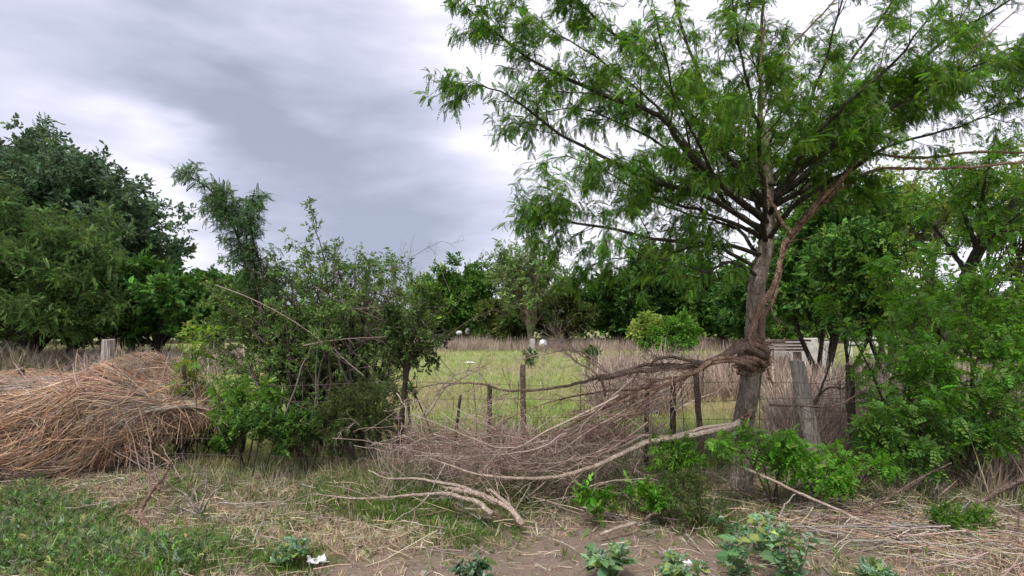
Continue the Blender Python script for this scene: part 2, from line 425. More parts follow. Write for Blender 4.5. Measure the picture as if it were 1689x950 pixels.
def build_ground():
    xs = axis(-700, 700, 560, 0, 4.0); ys = axis(-60, 1500, 620, 5.0, 2.6)
    X, Y = np.meshgrid(xs, ys); x, y = X.ravel(), Y.ravel(); z = terrain(x, y) * np.exp(-(np.hypot(x, y) / 150) ** 2)
    nx, ny = len(xs), len(ys); i = np.arange((nx) * (ny)).reshape(ny, nx)
    F = np.stack([i[:-1, :-1], i[:-1, 1:], i[1:, 1:], i[1:, :-1]], -1).reshape(-1, 4)
    g, s, d, gf = zones(x, y)
    mb = MB(); mb.add(np.stack([x, y, z], 1), F, np.stack([np.maximum(g, 0), s, gf], 1), True)
    m, T = mat('ground_soil')
    at = T.n('ShaderNodeSeparateColor', Color=T.n('ShaderNodeAttribute', _attribute_name='tint').outputs['Color'])
    co = T.n('ShaderNodeTexCoord').outputs['Object']
    n1 = T.n('ShaderNodeTexNoise', Vector=co, Scale=3.0, Detail=8.0, Roughness=.65).outputs[0]
    n2 = T.n('ShaderNodeTexNoise', Vector=co, Scale=22.0, Detail=8.0, Roughness=.7).outputs[0]
    n3 = T.n('ShaderNodeTexNoise', Vector=co, Scale=120.0, Detail=4.0, Roughness=.7).outputs[0]
    vo = T.n('ShaderNodeTexVoronoi', Vector=co, Scale=26.0, Randomness=1.0)
    dirt = T.ramp(n2, [(.3, (.16, .115, .085)), (.5, (.30, .22, .172)), (.7, (.41, .32, .26))])
    dirt = T.mix(T.math('MULTIPLY', n1, .5), dirt, (.35, .265, .22))
    litter = T.ramp(n3, [(.35, (.11, .085, .05)), (.55, (.31, .245, .15)), (.72, (.46, .38, .25))])
    green = T.ramp(n3, [(.35, (.035, .045, .016)), (.6, (.085, .10, .035)), (.8, (.14, .15, .06))])
    fld = T.ramp(T.math('MULTIPLY_ADD', n1, .6, T.math('MULTIPLY', n3, .4)), [(.36, (.15, .20, .055)), (.48, (.25, .29, .09)), (.56, (.38, .36, .17)), (.66, (.46, .38, .25))])
    fg = T.math('ADD', T.math('SUBTRACT', at.outputs[1], .1), T.math('MULTIPLY', T.math('SUBTRACT', n2, .5), 2.0), clamp=True)
    c = T.mix(fg, dirt, litter)
    gg = T.math('ADD', at.outputs[0], T.math('MULTIPLY', T.math('SUBTRACT', n2, .5), 2.0), clamp=True)
    c = T.mix(gg, c, green)
    c = T.mix(T.math('MULTIPLY', at.outputs[2], 1.0, clamp=True), c, fld)
    h = T.math('ADD', T.math('MULTIPLY', n2, .6), T.math('MULTIPLY', n3, .35)); h = T.math('MULTIPLY_ADD', vo.outputs['Distance'], .3, h)
    bp = T.n('ShaderNodeBump', Height=h, Strength=.8, Distance=.04)
    b = T.n('ShaderNodeBsdfPrincipled', Base_Color=c, Roughness=.95, Normal=bp.outputs[0]); b.inputs['Specular IOR Level'].default_value = .1
    T.n('ShaderNodeOutputMaterial', Surface=b.outputs[0])
    tag(mb.build('ground', m), kind='structure')


build_ground()

STRAWC = [(.54, .44, .28), (.46, .36, .22), (.34, .26, .17), (.60, .52, .38), (.42, .33, .23)]
DRYC = [(.46, .365, .29), (.39, .30, .235), (.54, .445, .36), (.30, .22, .175)]
GRASSC = [(.12, .21, .04), (.085, .17, .03), (.17, .24, .06), (.21, .27, .08)]
FIELDC = [(.28, .40, .10), (.20, .34, .075), (.36, .44, .15), (.48, .46, .24)]


def upright(mb, rng, T, x, y, s, C, lean=.15, z=None):
    n = len(x); az = rng.random(n) * 2 * pi
    X = np.stack([np.cos(az), np.sin(az), rng.normal(size=n) * lean], 1); X = nrm(X)
    Z = nrm(np.stack([rng.normal(size=n) * lean, rng.normal(size=n) * lean, np.ones(n)], 1)); Y = nrm(np.cross(Z, X)); X = np.cross(Y, Z)
    if z is None: z = terrain(x, y) - .01
    pos = np.stack([x, y, z], 1); g = rng.integers(0, len(T), n)
    for j, t in enumerate(T):
        m = g == j
        if m.any(): scatter(mb, t, pos[m], X[m], Y[m], Z[m], s[m], C[m])


def view_pts(rng, n, y0, y1, margin=1.12, ypow=1.0):
    """points on the ground inside a wedge wider than what can be seen"""
    y = 1 / (1 / y0 + (1 / y1 - 1 / y0) * rng.random(n) ** ypow) if ypow else y0 + (y1 - y0) * rng.random(n)
    x = (rng.random(n) * 2 - 1) * y * .94 * margin
    return x, y


def build_grass():
    rng = np.random.default_rng(21)
    mb = MB()
    x, y = view_pts(rng, 120000, 3.2, 7.2, 1.15, 0)
    g, s, d, gf = zones(x, y); k = rng.random(len(x)) < g ** 1.5 * .8; x, y, g = x[k], y[k], g[k]
    upright(mb, rng, TUFT, x, y, rng.uniform(.05, .13, len(x)) * (.7 + .5 * g), palette(rng, len(x), GRASSC, .25), .25)
    tag(mb.build('verge_grass', M['grass']), 'short green grass growing in patches on the dirt verge', 'grass', kind='stuff')
    mb = MB()
    x, y = view_pts(rng, 70000, 3.2, 7.4, 1.15, 0)
    g, s, d, gf = zones(x, y); k = rng.random(len(x)) < (s * .55 + .05) * (1 - .75 * d); x, y = x[k], y[k]
    upright(mb, rng, TUFT, x, y, rng.uniform(.05, .15, len(x)), palette(rng, len(x), STRAWC, .25), .7)
    # loose straws lying flat
    n = 15000; x, y = view_pts(rng, n, 3.2, 7.2, 1.15, 0); g, s, d, gf = zones(x, y)
    k = rng.random(n) < .10 + .8 * s; x, y = x[k], y[k]; n = len(x); az = rng.uniform(0, pi, n); L = rng.uniform(.05, .28, n); K = 4
    u = np.linspace(-.5, .5, K); bend = rng.normal(size=(n, 1)) * .25 * (u ** 2)[None]
    px = x[:, None] + L[:, None] * (np.cos(az)[:, None] * u - np.sin(az)[:, None] * bend); py = y[:, None] + L[:, None] * (np.sin(az)[:, None] * u + np.cos(az)[:, None] * bend)
    pz = terrain(px, py) + .012 + rng.uniform(0, .05, (n, 1)) + rng.normal(size=(n, 1)) * .05 * L[:, None] * u
    r = rng.uniform(.0012, .0035, (n, 1)) * np.ones((1, K))
    tubes(mb, np.stack([px, py, pz], -1), r, 3, palette(rng, n, STRAWC + [(.6, .52, .43)], .25))
    tag(mb.build('dry_litter', M['straw']), 'dead straw and dry grass littering the dirt verge', 'dry grass', kind='stuff')
    # meadow behind the fence
    mb = MB()
    x, y = view_pts(rng, 70000, 6.4, 46, 1.1, 1.0)
    k = rng.random(len(x)) < np.clip(.75 + .35 * fnoise(x, y, 1.2, 7), .1, 1); x, y = x[k], y[k]
    c = palette(rng, len(x), FIELDC, .22); yel = np.clip(fnoise(x, y, .45, 12) * .8 + .42 - .45 * np.exp(-((y - 30) / 14) ** 2), 0, 1)[:, None]
    c = c * (1 - yel) + yel * palette(rng, len(x), [(.50, .42, .25), (.44, .37, .22)], .2)
    upright(mb, rng, TUFT, x, y, rng.uniform(.10, .22, len(x)) * (1 + y / 40), c, .2)
    tag(mb.build('meadow_grass', M['grass']), 'yellow green meadow grass in the field behind the fence', 'grass', kind='stuff')
    # green tall weeds in the meadow (low, countless)
    # dry tall weeds
    mb = MB()
    def patch(n, pxa, pxb, ya, yb, h0, h1, cols=DRYC, lean=.15):
        yy = rng.uniform(ya, yb, n); xx = (rng.uniform(pxa, pxb, n) - CX) / FPX * yy
        k = rng.random(n) < np.clip(.8 + .6 * fnoise(xx, yy, 1.6, 2), .15, 1); xx, yy = xx[k], yy[k]
        upright(mb, rng, TUFT_TALL, xx, yy, rng.uniform(h0, h1, len(xx)) * np.clip(.85 + .35 * fnoise(xx, yy, 2.3, 22), .35, 1.25), palette(rng, len(xx), cols, .2), lean)
    patch(9000, 640, 1240, 37, 47, .7, 1.35)
    patch(5500, -80, 420, 19, 27, .5, 1.5, DRYC + DRYC + GRASSC[:1], .45)
    patch(5000, 975, 1300, 12.5, 19, .5, 1.5, DRYC, .3)
    patch(2600, 985, 1110, 10.5, 14, .5, 1.25, DRYC, .3)
    patch(6000, 1270, 1700, 8, 15, .4, 1.35, DRYC, .4)
    patch(2600, 1280, 1500, 6.6, 8.2, .4, 1.1, DRYC, .3)
    patch(2600, 700, 1250, 6.4, 8.0, .25, .65, DRYC + GRASSC[:2], .35)
    patch(1800, 1600, 1760, 5.4, 7.0, .4, .9, DRYC, .3)
    patch(1600, 640, 900, 5.8, 6.8, .2, .5, DRYC, .4)
    patch(2600, 320, 720, 5.7, 6.9, .12, .42, DRYC + STRAWC[:2] + GRASSC, .6)
    patch(2200, 300, 720, 5.4, 6.6, .1, .34, GRASSC + DRYC[:1], .5)
    patch(700, 1150, 1690, 5.2, 6.3, .1, .3, GRASSC, .5)
    patch(900, 900, 1180, 5.4, 6.3, .1, .35, DRYC + GRASSC, .6)
    patch(900, 1380, 1690, 5.2, 6.3, .1, .4, DRYC + STRAWC[:2] + GRASSC, .6)
    tag(mb.build('dry_weeds', M['straw']), 'tall pinkish tan dry weeds standing beyond the fence and along the far edge of the field', 'dry weeds', kind='stuff')


build_grass()


# ------------------------------------------------------------------ trees
def bez(a, b, K, lift=.25, rng=None, wob=.05):
    """curved limb from a to b, leaving upward"""
    L = np.linalg.norm(b - a); m = a * .55 + b * .45 + np.array([0, 0, lift * L])
    u = np.linspace(0, 1, K)[:, None]; p = (1 - u) ** 2 * a + 2 * u * (1 - u) * m + u ** 2 * b
    if rng is not None: w = rng.normal(size=(K, 3)) * wob * L / 3; w[0] = 0; p = p + np.cumsum(w, 0) * .35
    return p


def blob_tree(name, label, cat, base, blobs, seed, trunk_r=.15, trunk_top=None, sub=4, L2=.9, L3=.4, nleaf=6000, leaf=.2, T=None, cols=((.05, .09, .025),), bark='bark_dark', group=None,
              lift=.18, jitter=.05, twig_n=None, K=8, leafmat='leaf_dull', out=.8, droop=.15, csd=.25, trunks=1, start=.35, lvl3=3, twigc=(.07, .055, .04), low=.0):
    """blobs: (cx,cy,cz,rx,ry,rz,limbs)"""
    rng = np.random.default_rng(seed); T = T or TC
    base = np.array(base, float); base[2] = terrain(base[0], base[1]) - .05
    root = thing(name, base, label, cat, group)
    B = np.array([b[:6] for b in blobs], float); wts = np.array([b[6] for b in blobs], float)
    cen = (B[:, :3] * wts[:, None]).sum(0) / wts.sum()
    top = np.array(trunk_top) if trunk_top is not None else np.array([cen[0], cen[1], cen[2] + .1 * B[:, 5].max()])
    tr = []
    for q in range(trunks):
        bb = base + np.array([rng.normal() * .25, rng.normal() * .25, 0]) * (trunks > 1); tt = top + rng.normal(size=3) * np.array([1, 1, .3]) * B[0, 3] * .35 * (trunks > 1)
        mid = (bb + tt) / 2 + rng.normal(size=3) * np.array([.06, .06, 0]) * np.linalg.norm(tt - bb)
        tr.append(resample([bb, mid, tt], 12))
    mt = MB()
    for t in tr: tubes(mt, t, trunk_r * (1 - .75 * np.linspace(0, 1, 12) ** 1.1) * np.concatenate([[1.35, 1.1], np.ones(10)]), 9, (.2, .15, .1), True, rng=rng, rough=.06)
    L1, R1 = [], []
    for b in blobs:
        for q in range(int(b[6])):
            d = nrm(rng.normal(size=3)); d[2] = abs(d[2]) * (1 - low) + d[2] * low
            tgt = np.array(b[:3]) + d * np.array(b[3:6]) * rng.uniform(.5, 1.18)
            t = tr[rng.integers(len(tr))]
            k = rng.integers(int(12 * start), 12)
            # start below the target where possible
            kk = [j for j in range(int(12 * start), 12) if t[j][2] < tgt[2] - .05]
            if kk: k = kk[int(rng.integers(len(kk)))]
            L1.append(bez(t[k], tgt, K, lift, rng, .08)); r0 = trunk_r * .42 * (1 - .5 * k / 12) * rng.uniform(.6, 1.1)
            R1.append(r0 * (1 - .8 * np.linspace(0, 1, K)))
    L1, R1 = np.array(L1), np.array(R1)
    tubes(mt, L1, R1, 5)
    mt.build('trunk', M[bark], root)
    mw = MB(); nl = len(L1)
    P2, R2 = sprout(rng, L1, R1, nl * sub, L2, .35, .25, 1., .8, 48, 15, 6, .14, (0, 0, .04), .6, .004)
    P3, R3 = sprout(rng, P2, R2, nl * sub * lvl3, L3, .35, .2, 1., .8, 45, 15, 5, .18, (0, 0, -.02), .6, .003)
    tubes(mw, P2, R2, 4, np.array(twigc)); tubes(mw, P3, R3, 3, np.array(twigc))
    mw.build('twigs', M['twig'], root)
    ml = MB(); A, AR = cat_levels([P2, P3, P3], [R2, R3, R3], 5)
    leaves(ml, rng, A, nleaf, T, leaf, .28, cols, .15, 1., out, droop, 1., csd, jitter)
    ml.build('crown', M[leafmat], root)
    return root


def pb(px, py, Y, rpx, rpy, ry, n):
    """crown lobe centred on a pixel at distance Y; radii given in photo pixels at that distance"""
    c = P(px, py, Y); return (c[0], c[1], c[2], rpx / FPX * Y, ry, rpy / FPX * Y, n)


def gp(px, Y): return np.array([(px - CX) / FPX * Y, Y, 0.])


DARKG = [(.06, .14, .032), (.08, .175, .04), (.105, .21, .048), (.045, .11, .034)]
MIDG = [(.11, .23, .042), (.135, .265, .045), (.09, .19, .038), (.18, .30, .065)]
YELG = [(.22, .32, .055), (.28, .37, .08), (.17, .28, .05), (.32, .39, .12)]
BLUEG = [(.10, .165, .085), (.125, .195, .10), (.085, .145, .07), (.15, .215, .115)]
BRIGHT = [(.10, .28, .025), (.14, .34, .04), (.085, .22, .025), (.19, .36, .06)]


def left_trees():
    blob_tree('broadleaf_tree', 'tallest dark blue-green tree at the far left edge, sloping down to the right', 'tree', gp(20, 30),
              [pb(-30, 300, 30, 110, 75, 3.5, 26), pb(80, 300, 29, 80, 55, 3, 20), pb(170, 370, 29, 80, 60, 3, 22), pb(60, 420, 28, 130, 80, 3, 26), pb(230, 430, 28, 50, 45, 2.5, 12)], 101, .45,
              P(10, 330, 30), 8, 2.3, 1.1, 30000, .42, TC, BLUEG, low=.6)
    blob_tree('broadleaf_tree', 'feathery lighter green tree in front of the tall dark one at the left edge', 'tree', gp(60, 21),
              [pb(30, 450, 21, 90, 85, 2.5, 34), pb(150, 440, 21, 60, 55, 2, 16), pb(-60, 400, 21, 80, 85, 2, 20), pb(110, 500, 20.5, 100, 40, 2, 22), pb(-20, 510, 20.5, 80, 35, 2, 14)], 102, .22,
              P(50, 400, 21), 7, 1.5, .8, 30000, .29, TC_N + TP_FINE[:1], [(.13, .215, .065), (.16, .25, .08), (.105, .18, .055), (.085, .15, .045)], low=.7, droop=.0, start=.1)
    blob_tree('small_tree', 'low rounded dark green tree between the tall left tree and the thorny bush', 'tree', gp(265, 23),
              [pb(265, 495, 23, 55, 45, 2.5, 24), pb(325, 505, 23, 40, 40, 2, 12)], 103, .18, None, 6, .9, .5, 8000, .36, TC, DARKG + MIDG[:1], low=.8, start=.1)
    blob_tree('small_tree', 'dark green small tree behind the plume-like shoot, left of the field', 'tree', gp(350, 26),
              [pb(370, 500, 26, 55, 42, 2.5, 22)], 104, .18, None, 6, 1.0, .5, 6000, .38, TC, DARKG, low=.8, start=.1)
    blob_tree('small_tree', 'dark green low shrubby tree under the lighter left tree', 'tree', gp(170, 24),
              [pb(170, 515, 24, 80, 32, 2, 22)], 105, .15, None, 6, .9, .5, 6000, .36, TC, DARKG, low=.9, start=.1)


left_trees()


def back_trees():
    E = [  # name, label, base px, Y, blobs, cols, trunk, leaf, nleaf, T
        ('small_tree', 'dense green tree at the left end of the far tree row, beside the thorny bush', 715, 46, [pb(715, 500, 46, 50, 55, 3, 26)], MIDG + YELG[:1], .2, .42, 8000, TC),
        ('broadleaf_tree', 'dark leafy tree with ragged top left of the half-bare tree', 770, 47, [pb(765, 495, 47, 45, 62, 3, 30), pb(790, 460, 47, 25, 28, 2, 8)], MIDG + DARKG[:2], .25, .42, 10000, TC),
        ('low_tree', 'olive coloured shrubby tree below the half-bare tree', 850, 44, [pb(850, 520, 44, 60, 38, 3, 26)], [(.17, .22, .06), (.14, .18, .05), (.10, .15, .04)], .18, .38, 9000, TC),
        ('low_tree', 'brown-green thicket-like tree right of the half-bare tree trunk', 930, 43, [pb(930, 515, 43, 50, 42, 3, 24)], [(.15, .19, .06), (.12, .16, .05), (.09, .14, .04)], .18, .38, 8500, TC),
        ('broadleaf_tree', 'dark tree with open crown showing sky left of the leaning trunk tree', 1020, 42, [pb(1020, 500, 42, 55, 62, 3, 28), pb(1060, 450, 42, 50, 50, 3, 16)], DARKG, .28, .5, 8000, TC),
        ('broadleaf_tree', 'dark green tree behind the lowest bough of the large tree', 1115, 44, [pb(1110, 500, 44, 60, 50, 3, 28), pb(1100, 440, 44, 50, 40, 3, 10)], DARKG + MIDG[:1], .25, .5, 7500, TC),
        ('broadleaf_tree', 'mid green tree just left of the large tree trunk in the far row', 1195, 40, [pb(1190, 490, 40, 55, 55, 3, 28)], MIDG + DARKG, .25, .48, 7500, TC),
        ('round_bush', 'fresh green spreading bush at the edge of the field', 1115, 30, [pb(1128, 545, 30, 30, 24, 1.4, 16), pb(1098, 556, 30, 26, 18, 1.2, 10)], MIDG + BRIGHT[:2], .06, .22, 5500, TC),
        ('round_bush', 'lime green bush with twiggy top left of the fresh green spreading bush', 1080, 31, [pb(1075, 550, 31, 26, 22, 1.2, 16)], YELG, .08, .3, 3000, TC),
        ('small_tree', 'dark small tree standing between field and trunk at the right end of the far row', 1235, 36, [pb(1240, 500, 36, 40, 50, 2.5, 22)], DARKG, .18, .44, 6000, TC),
    ]
    for k, (nm, lb, px, Y, bl, cols, tr, lf, nl, T) in enumerate(E):
        cat = 'bush' if 'bush' in nm else 'tree'
        blob_tree(nm, lb, cat, gp(px, Y), bl, 200 + k, tr, None, 7, 1.25 if Y > 35 else .6, .6 if Y > 35 else .35, nl, lf, T, cols, low=.95, start=.05, group='trees along the far side of the field' if cat == 'tree' else 'bushes at the field edge')
    # half-bare tree
    blob_tree('sparse_tree', 'half-bare tree with thin grey limbs rising above the far row', 'tree', gp(878, 40),
              [pb(880, 450, 40, 65, 62, 3, 44), pb(870, 500, 40, 50, 30, 2, 14)], 230, .22, P(875, 420, 40), 7, 1.5, .8, 4600, .34, TC, [(.17, .26, .08), (.14, .24, .07), (.24, .33, .12)],
              'bark', 'trees along the far side of the field', low=.6, twigc=(.30, .25, .22), start=.15)
    # distant tree belt filling the gaps behind the row: one far-off mass
    rng = np.random.default_rng(77); mb = MB(); n = 60000
    az = rng.uniform(-2.2, 2.2, n); rr = rng.uniform(62, 80, n); az0 = np.sin(az * 9) + np.sin(az * 23 + 1) * .6 + np.sin(az * 51) * .4
    h = (3.6 + 1.0 * az0) * np.sqrt(rng.random(n)) + .2
    pos = np.stack([rr * np.sin(az), rr * np.cos(az), h], 1)
    Z = nrm(rng.normal(size=(n, 3)) + np.array([0, -.3, .6])); X = perp(rng, Z); Y = np.cross(Z, X)
    C = palette(rng, n, MIDG + DARKG[1:3], .25)
    for j in range(3):
        m = np.arange(n) % 3 == j; scatter(mb, TC[j], pos[m], X[m], Y[m], Z[m], rng.uniform(.7, 1.2, m.sum()), C[m])
    tag(mb.build('distant_woodland', M['leaf_dull']), 'far-off belt of woodland closing the view behind the field', 'woodland', kind='stuff')


back_trees()


def right_trees():
    blob_tree('slender_tree', 'leafy dark green tree with thin upright stems just right of the large trunk', 'tree', gp(1335, 15),
              [pb(1340, 420, 15, 70, 70, 1.6, 30), pb(1400, 350, 15, 55, 60, 1.5, 18), pb(1310, 500, 15, 50, 35, 1.2, 12)], 301, .07, P(1350, 340, 15), 6, .8, .4, 10000, .24, TC, DARKG + MIDG[:2], trunks=4, low=.8, start=.3)
    blob_tree('slender_tree', 'pale yellow-green tree letting sky through beside the leafy dark one', 'tree', gp(1460, 19),
              [pb(1480, 350, 19, 85, 70, 2, 26), pb(1560, 320, 19, 60, 55, 2, 16), pb(1420, 430, 19, 40, 60, 2, 8)], 302, .09, P(1490, 310, 19), 7, 1.0, .5, 4600, .22, TC, YELG, trunks=3, low=.6, start=.3, twigc=(.16, .13, .10))
    blob_tree('slender_tree', 'multi-stemmed green tree behind the wooden fence post', 'tree', gp(1430, 12),
              [pb(1430, 490, 12, 50, 40, 1.2, 18), pb(1390, 420, 12, 35, 45, 1.2, 12)], 303, .045, P(1420, 400, 12), 6, .6, .3, 4600, .17, TC, MIDG + DARKG, trunks=4, low=.8, start=.3)
    blob_tree('slender_tree', 'airy light green tree at the right edge with gaps of sky', 'tree', gp(1640, 22),
              [pb(1640, 340, 22, 80, 70, 2, 24), pb(1730, 300, 22, 60, 90, 2, 14), pb(1660, 440, 22, 70, 60, 2, 10)], 304, .10, P(1650, 300, 22), 7, 1.1, .5, 3600, .25, TC, YELG + MIDG, trunks=2, low=.7, start=.25)
    blob_tree('low_tree', 'dense low green tree filling the gap under the pale yellow-green tree', 'tree', gp(1530, 25),
              [pb(1520, 520, 25, 110, 36, 2, 30), pb(1650, 520, 25, 80, 45, 2, 18)], 305, .12, None, 6, .8, .4, 8000, .30, TC, MIDG + DARKG, low=.9, start=.1)
    # dark leaning tree at right
    rng = np.random.default_rng(310)
    b = gp(1545, 8.2); b[2] = terrain(b[0], b[1]) - .05
    root = thing('leaning_tree', b, 'dark-trunked tree leaning right over the right edge of the picture', 'tree')
    tk = resample([b, P(1556, 610, 8.2), P(1575, 520, 8.2), P(1600, 440, 8.1), P(1650, 360, 8.0), P(1720, 290, 7.9)], 24)
    mt = MB(); tr_r = .125 * (1 - .6 * np.linspace(0, 1, 24)); tubes(mt, tk, tr_r, 10, (.1, .1, .1), True, rng=rng, rough=.06)
    ends = [(1560, 300, 8.4), (1600, 270, 7.8), (1500, 330, 8.6), (1640, 260, 7.2), (1700, 340, 7.3), (1690, 440, 7.4), (1640, 500, 7.8), (1520, 480, 7.6), (1740, 250, 8.2), (1600, 560, 8.4), (1680, 540, 7.5), (1500, 530, 8.1), (1620, 390, 8.8), (1720, 480, 8.5)]
    L1, R1 = [], []
    for e in ends:
        t = P(*e); k = int(np.clip(np.argmin(np.linalg.norm(tk - t, axis=1)) - 4, 6, 22)); L1.append(bez(tk[k], t, 8, .15, rng, .08)); R1.append(tr_r[k] * .45 * (1 - .75 * np.linspace(0, 1, 8)))
    L1, R1 = np.array(L1), np.array(R1); tubes(mt, L1, R1, 6); mt.build('trunk', M['bark_dark'], root)
    P2, R2 = sprout(rng, L1, R1, 110, .55, .3, .2, 1, .8, 45, 12, 6, .12, (0, 0, 0), .6, .004, flat=.5)
    P3, R3 = sprout(rng, P2, R2, 420, .26, .3, .2, 1, .8, 45, 12, 5, .15, (0, 0, -.04), .6, .0025, flat=.5)
    mw = MB(); tubes(mw, P2, R2, 4, (.05, .04, .03)); tubes(mw, P3, R3, 3, (.05, .045, .03)); mw.build('twigs', M['twig'], root)
    ml = MB(); A, _ = cat_levels([P2, P3, P3], [R2, R3, R3], 5)
    leaves(ml, rng, A, 5600, TP_WIDE, .088, .25, MIDG + DARKG[1:3] + BRIGHT[:2], .1, 1, .8, .2); ml.build('crown', M['leaf'], root)


right_trees()


# ------------------------------------------------------------------ saplings: stems + twigs + compound leaves
def sapling(name, label, cat, base, stems, seed, r=.015, n2=30, L2=.35, n3=60, L3=.15, nleaf=700, leaf=.13, T=None, cols=BRIGHT, bark=(.07, .055, .04), leafmat='leaf', group=None, droop=.2, t0=.25, trop=(0, 0, .05), csd=.22, flat=.3):
    rng = np.random.default_rng(seed); T = T or TP_WIDE
    base = np.array(base, float); base[2] = terrain(base[0], base[1]) - .03
    root = thing(name, base, label, cat, group)
    S = np.array([resample([base + np.array([rng.normal() * .05, rng.normal() * .05, 0])] + [np.array(q) for q in s], 12) for s in stems])
    RS = r * (1 - .7 * np.linspace(0, 1, 12))[None] * rng.uniform(.7, 1.2, (len(S), 1))
    P2, R2 = sprout(rng, S, RS, n2, L2, .3, t0, 1, .9, 50, 12, 6, .12, trop, .6, .002, flat=flat)
    mw = MB(); tubes(mw, S, RS, 6, bark); tubes(mw, P2, R2, 4, bark)
    lv = [S, P2, P2]; lr = [RS, R2, R2]
    if n3:
        P3, R3 = sprout(rng, P2, R2, n3, L3, .3, .2, 1, .9, 45, 12, 4, .15, (0, 0, 0), .6, .0015, flat=flat); tubes(mw, P3, R3, 3, bark); lv += [P3, P3, P3]; lr += [R3, R3, R3]
    mw.build('stems', M['twig'], root)
    A, _ = cat_levels(lv, lr, 6); ml = MB()
    leaves(ml, rng, A, nleaf, T, leaf, .25, cols, t0, 1, .8, droop, 1., csd); ml.build('foliage', M[leafmat], root)
    return root


def right_saplings():
    G = 'leafy saplings along the right of the fence'
    sapling('sapling', 'bright leafy sapling right of the dark fence post', 'sapling', gp(1495, 6.0), [[P(1440, 620, 6.1), P(1372, 500, 6.3)], [P(1500, 640, 6), P(1470, 520, 6.2)], [P(1520, 690, 5.8), P(1560, 640, 5.6)], [P(1500, 600, 6.2), P(1520, 470, 6.4)]], 401, .018, 50, .4, 120, .2, 1600, .086, cols=BRIGHT + MIDG, group=G)
    sapling('sapling', 'spreading sapling with the largest leaf sprays at the right edge', 'sapling', gp(1600, 5.9), [[P(1600, 660, 5.8), P(1620, 560, 5.7)], [P(1640, 680, 5.6), P(1690, 610, 5.4)], [P(1560, 660, 5.7), P(1520, 580, 5.6)], [P(1640, 600, 6), P(1680, 470, 6.1)], [P(1600, 560, 6.3), P(1590, 470, 6.4)]], 402, .018, 74, .42, 190, .2, 3000, .088, cols=MIDG + BRIGHT, group=G)
    sapling('sapling', 'low bushy sapling with dark lower leaves under the leaning tree', 'sapling', gp(1570, 5.6), [[P(1560, 730, 5.5), P(1530, 690, 5.3)], [P(1610, 720, 5.5), P(1650, 670, 5.3)], [P(1500, 740, 5.5), P(1450, 700, 5.5)], [P(1640, 740, 5.4), P(1680, 700, 5.2)]], 403, .016, 56, .36, 120, .2, 2200, .09, cols=MIDG + DARKG[:2] + BRIGHT[:1], group=G)
    sapling('sapling', 'thin sapling rising between dark fence post and leaning tree', 'sapling', gp(1455, 7.0), [[P(1500, 560, 7.0), P(1460, 440, 7.2)], [P(1530, 540, 7), P(1540, 420, 7)]], 404, .020, 40, .42, 90, .2, 1300, .088, cols=MIDG + BRIGHT[:2], group=G)
    sapling('low_shrub', 'small bright shrub at the foot of the dark fence post', 'shrub', gp(1400, 5.35), [[P(1400, 780, 5.3), P(1390, 755, 5.2)], [P(1430, 780, 5.3), P(1470, 765, 5.1)], [P(1370, 780, 5.4), P(1340, 765, 5.3)]], 405, .008, 24, .18, 40, .1, 380, .09, cols=BRIGHT)
    sapling('low_shrub', 'trailing bright green shrub on the ground right of the large trunk', 'shrub', gp(1330, 5.3), [[P(1320, 780, 5.2), P(1290, 745, 5.1)], [P(1350, 790, 5.1), P(1390, 790, 5.0)]], 406, .008, 20, .18, 30, .1, 300, .09, cols=BRIGHT)
    sapling('low_shrub', 'shrub of glossy leaves growing against the base of the large trunk', 'shrub', gp(1262, 5.25), [[P(1255, 750, 5.15), P(1240, 715, 5.1)], [P(1280, 760, 5.1), P(1300, 725, 5.1)], [P(1230, 750, 5.1), P(1190, 730, 5.0)], [P(1290, 760, 5.1), P(1320, 740, 5.0)]], 407, .009, 34, .2, 60, .12, 700, .082, cols=BRIGHT + BRIGHT + MIDG)
    sapling('low_shrub', 'row of bright seedlings on the dirt in front of the brush pile', 'shrub', gp(1040, 4.95), [[P(1000, 830, 4.9), P(960, 815, 4.8)], [P(1060, 820, 4.9), P(1060, 800, 4.9)], [P(1080, 830, 4.9), P(1120, 805, 4.9)]], 408, .006, 26, .16, 20, .1, 300, .09, T=TC, cols=BRIGHT)
    sapling('low_shrub', 'upright dark green weed bush left of the large trunk under the peeled limb', 'shrub', gp(1110, 5.3), [[P(1100, 770, 5.3), P(1070, 735, 5.2)], [P(1120, 770, 5.3), P(1110, 730, 5.2)], [P(1125, 780, 5.3), P(1130, 745, 5.2)]], 409, .006, 34, .2, 40, .12, 420, .09, T=TC_N, cols=MIDG + BRIGHT)
    sapling('low_shrub', 'wispy olive shrub with narrow leaves in front of the large trunk base', 'shrub', gp(1140, 4.9), [[P(1150, 820, 4.8), P(1140, 795, 4.8)], [P(1130, 820, 4.8), P(1105, 790, 4.8)], [P(1170, 845, 4.8), P(1180, 825, 4.7)], [P(1140, 840, 4.7), P(1115, 815, 4.6)]], 410, .006, 40, .15, 50, .1, 320, .075, T=TC_N, cols=[(.12, .17, .05), (.09, .14, .04), (.15, .19, .07)])
    sapling('low_shrub', 'low green clump on bare earth near the right edge', 'shrub', gp(1590, 4.75), [[P(1580, 860, 4.7), P(1560, 850, 4.6)], [P(1610, 865, 4.7), P(1630, 855, 4.6)]], 411, .006, 30, .16, 30, .08, 350, .08, T=TC_N, cols=MIDG)


right_saplings()


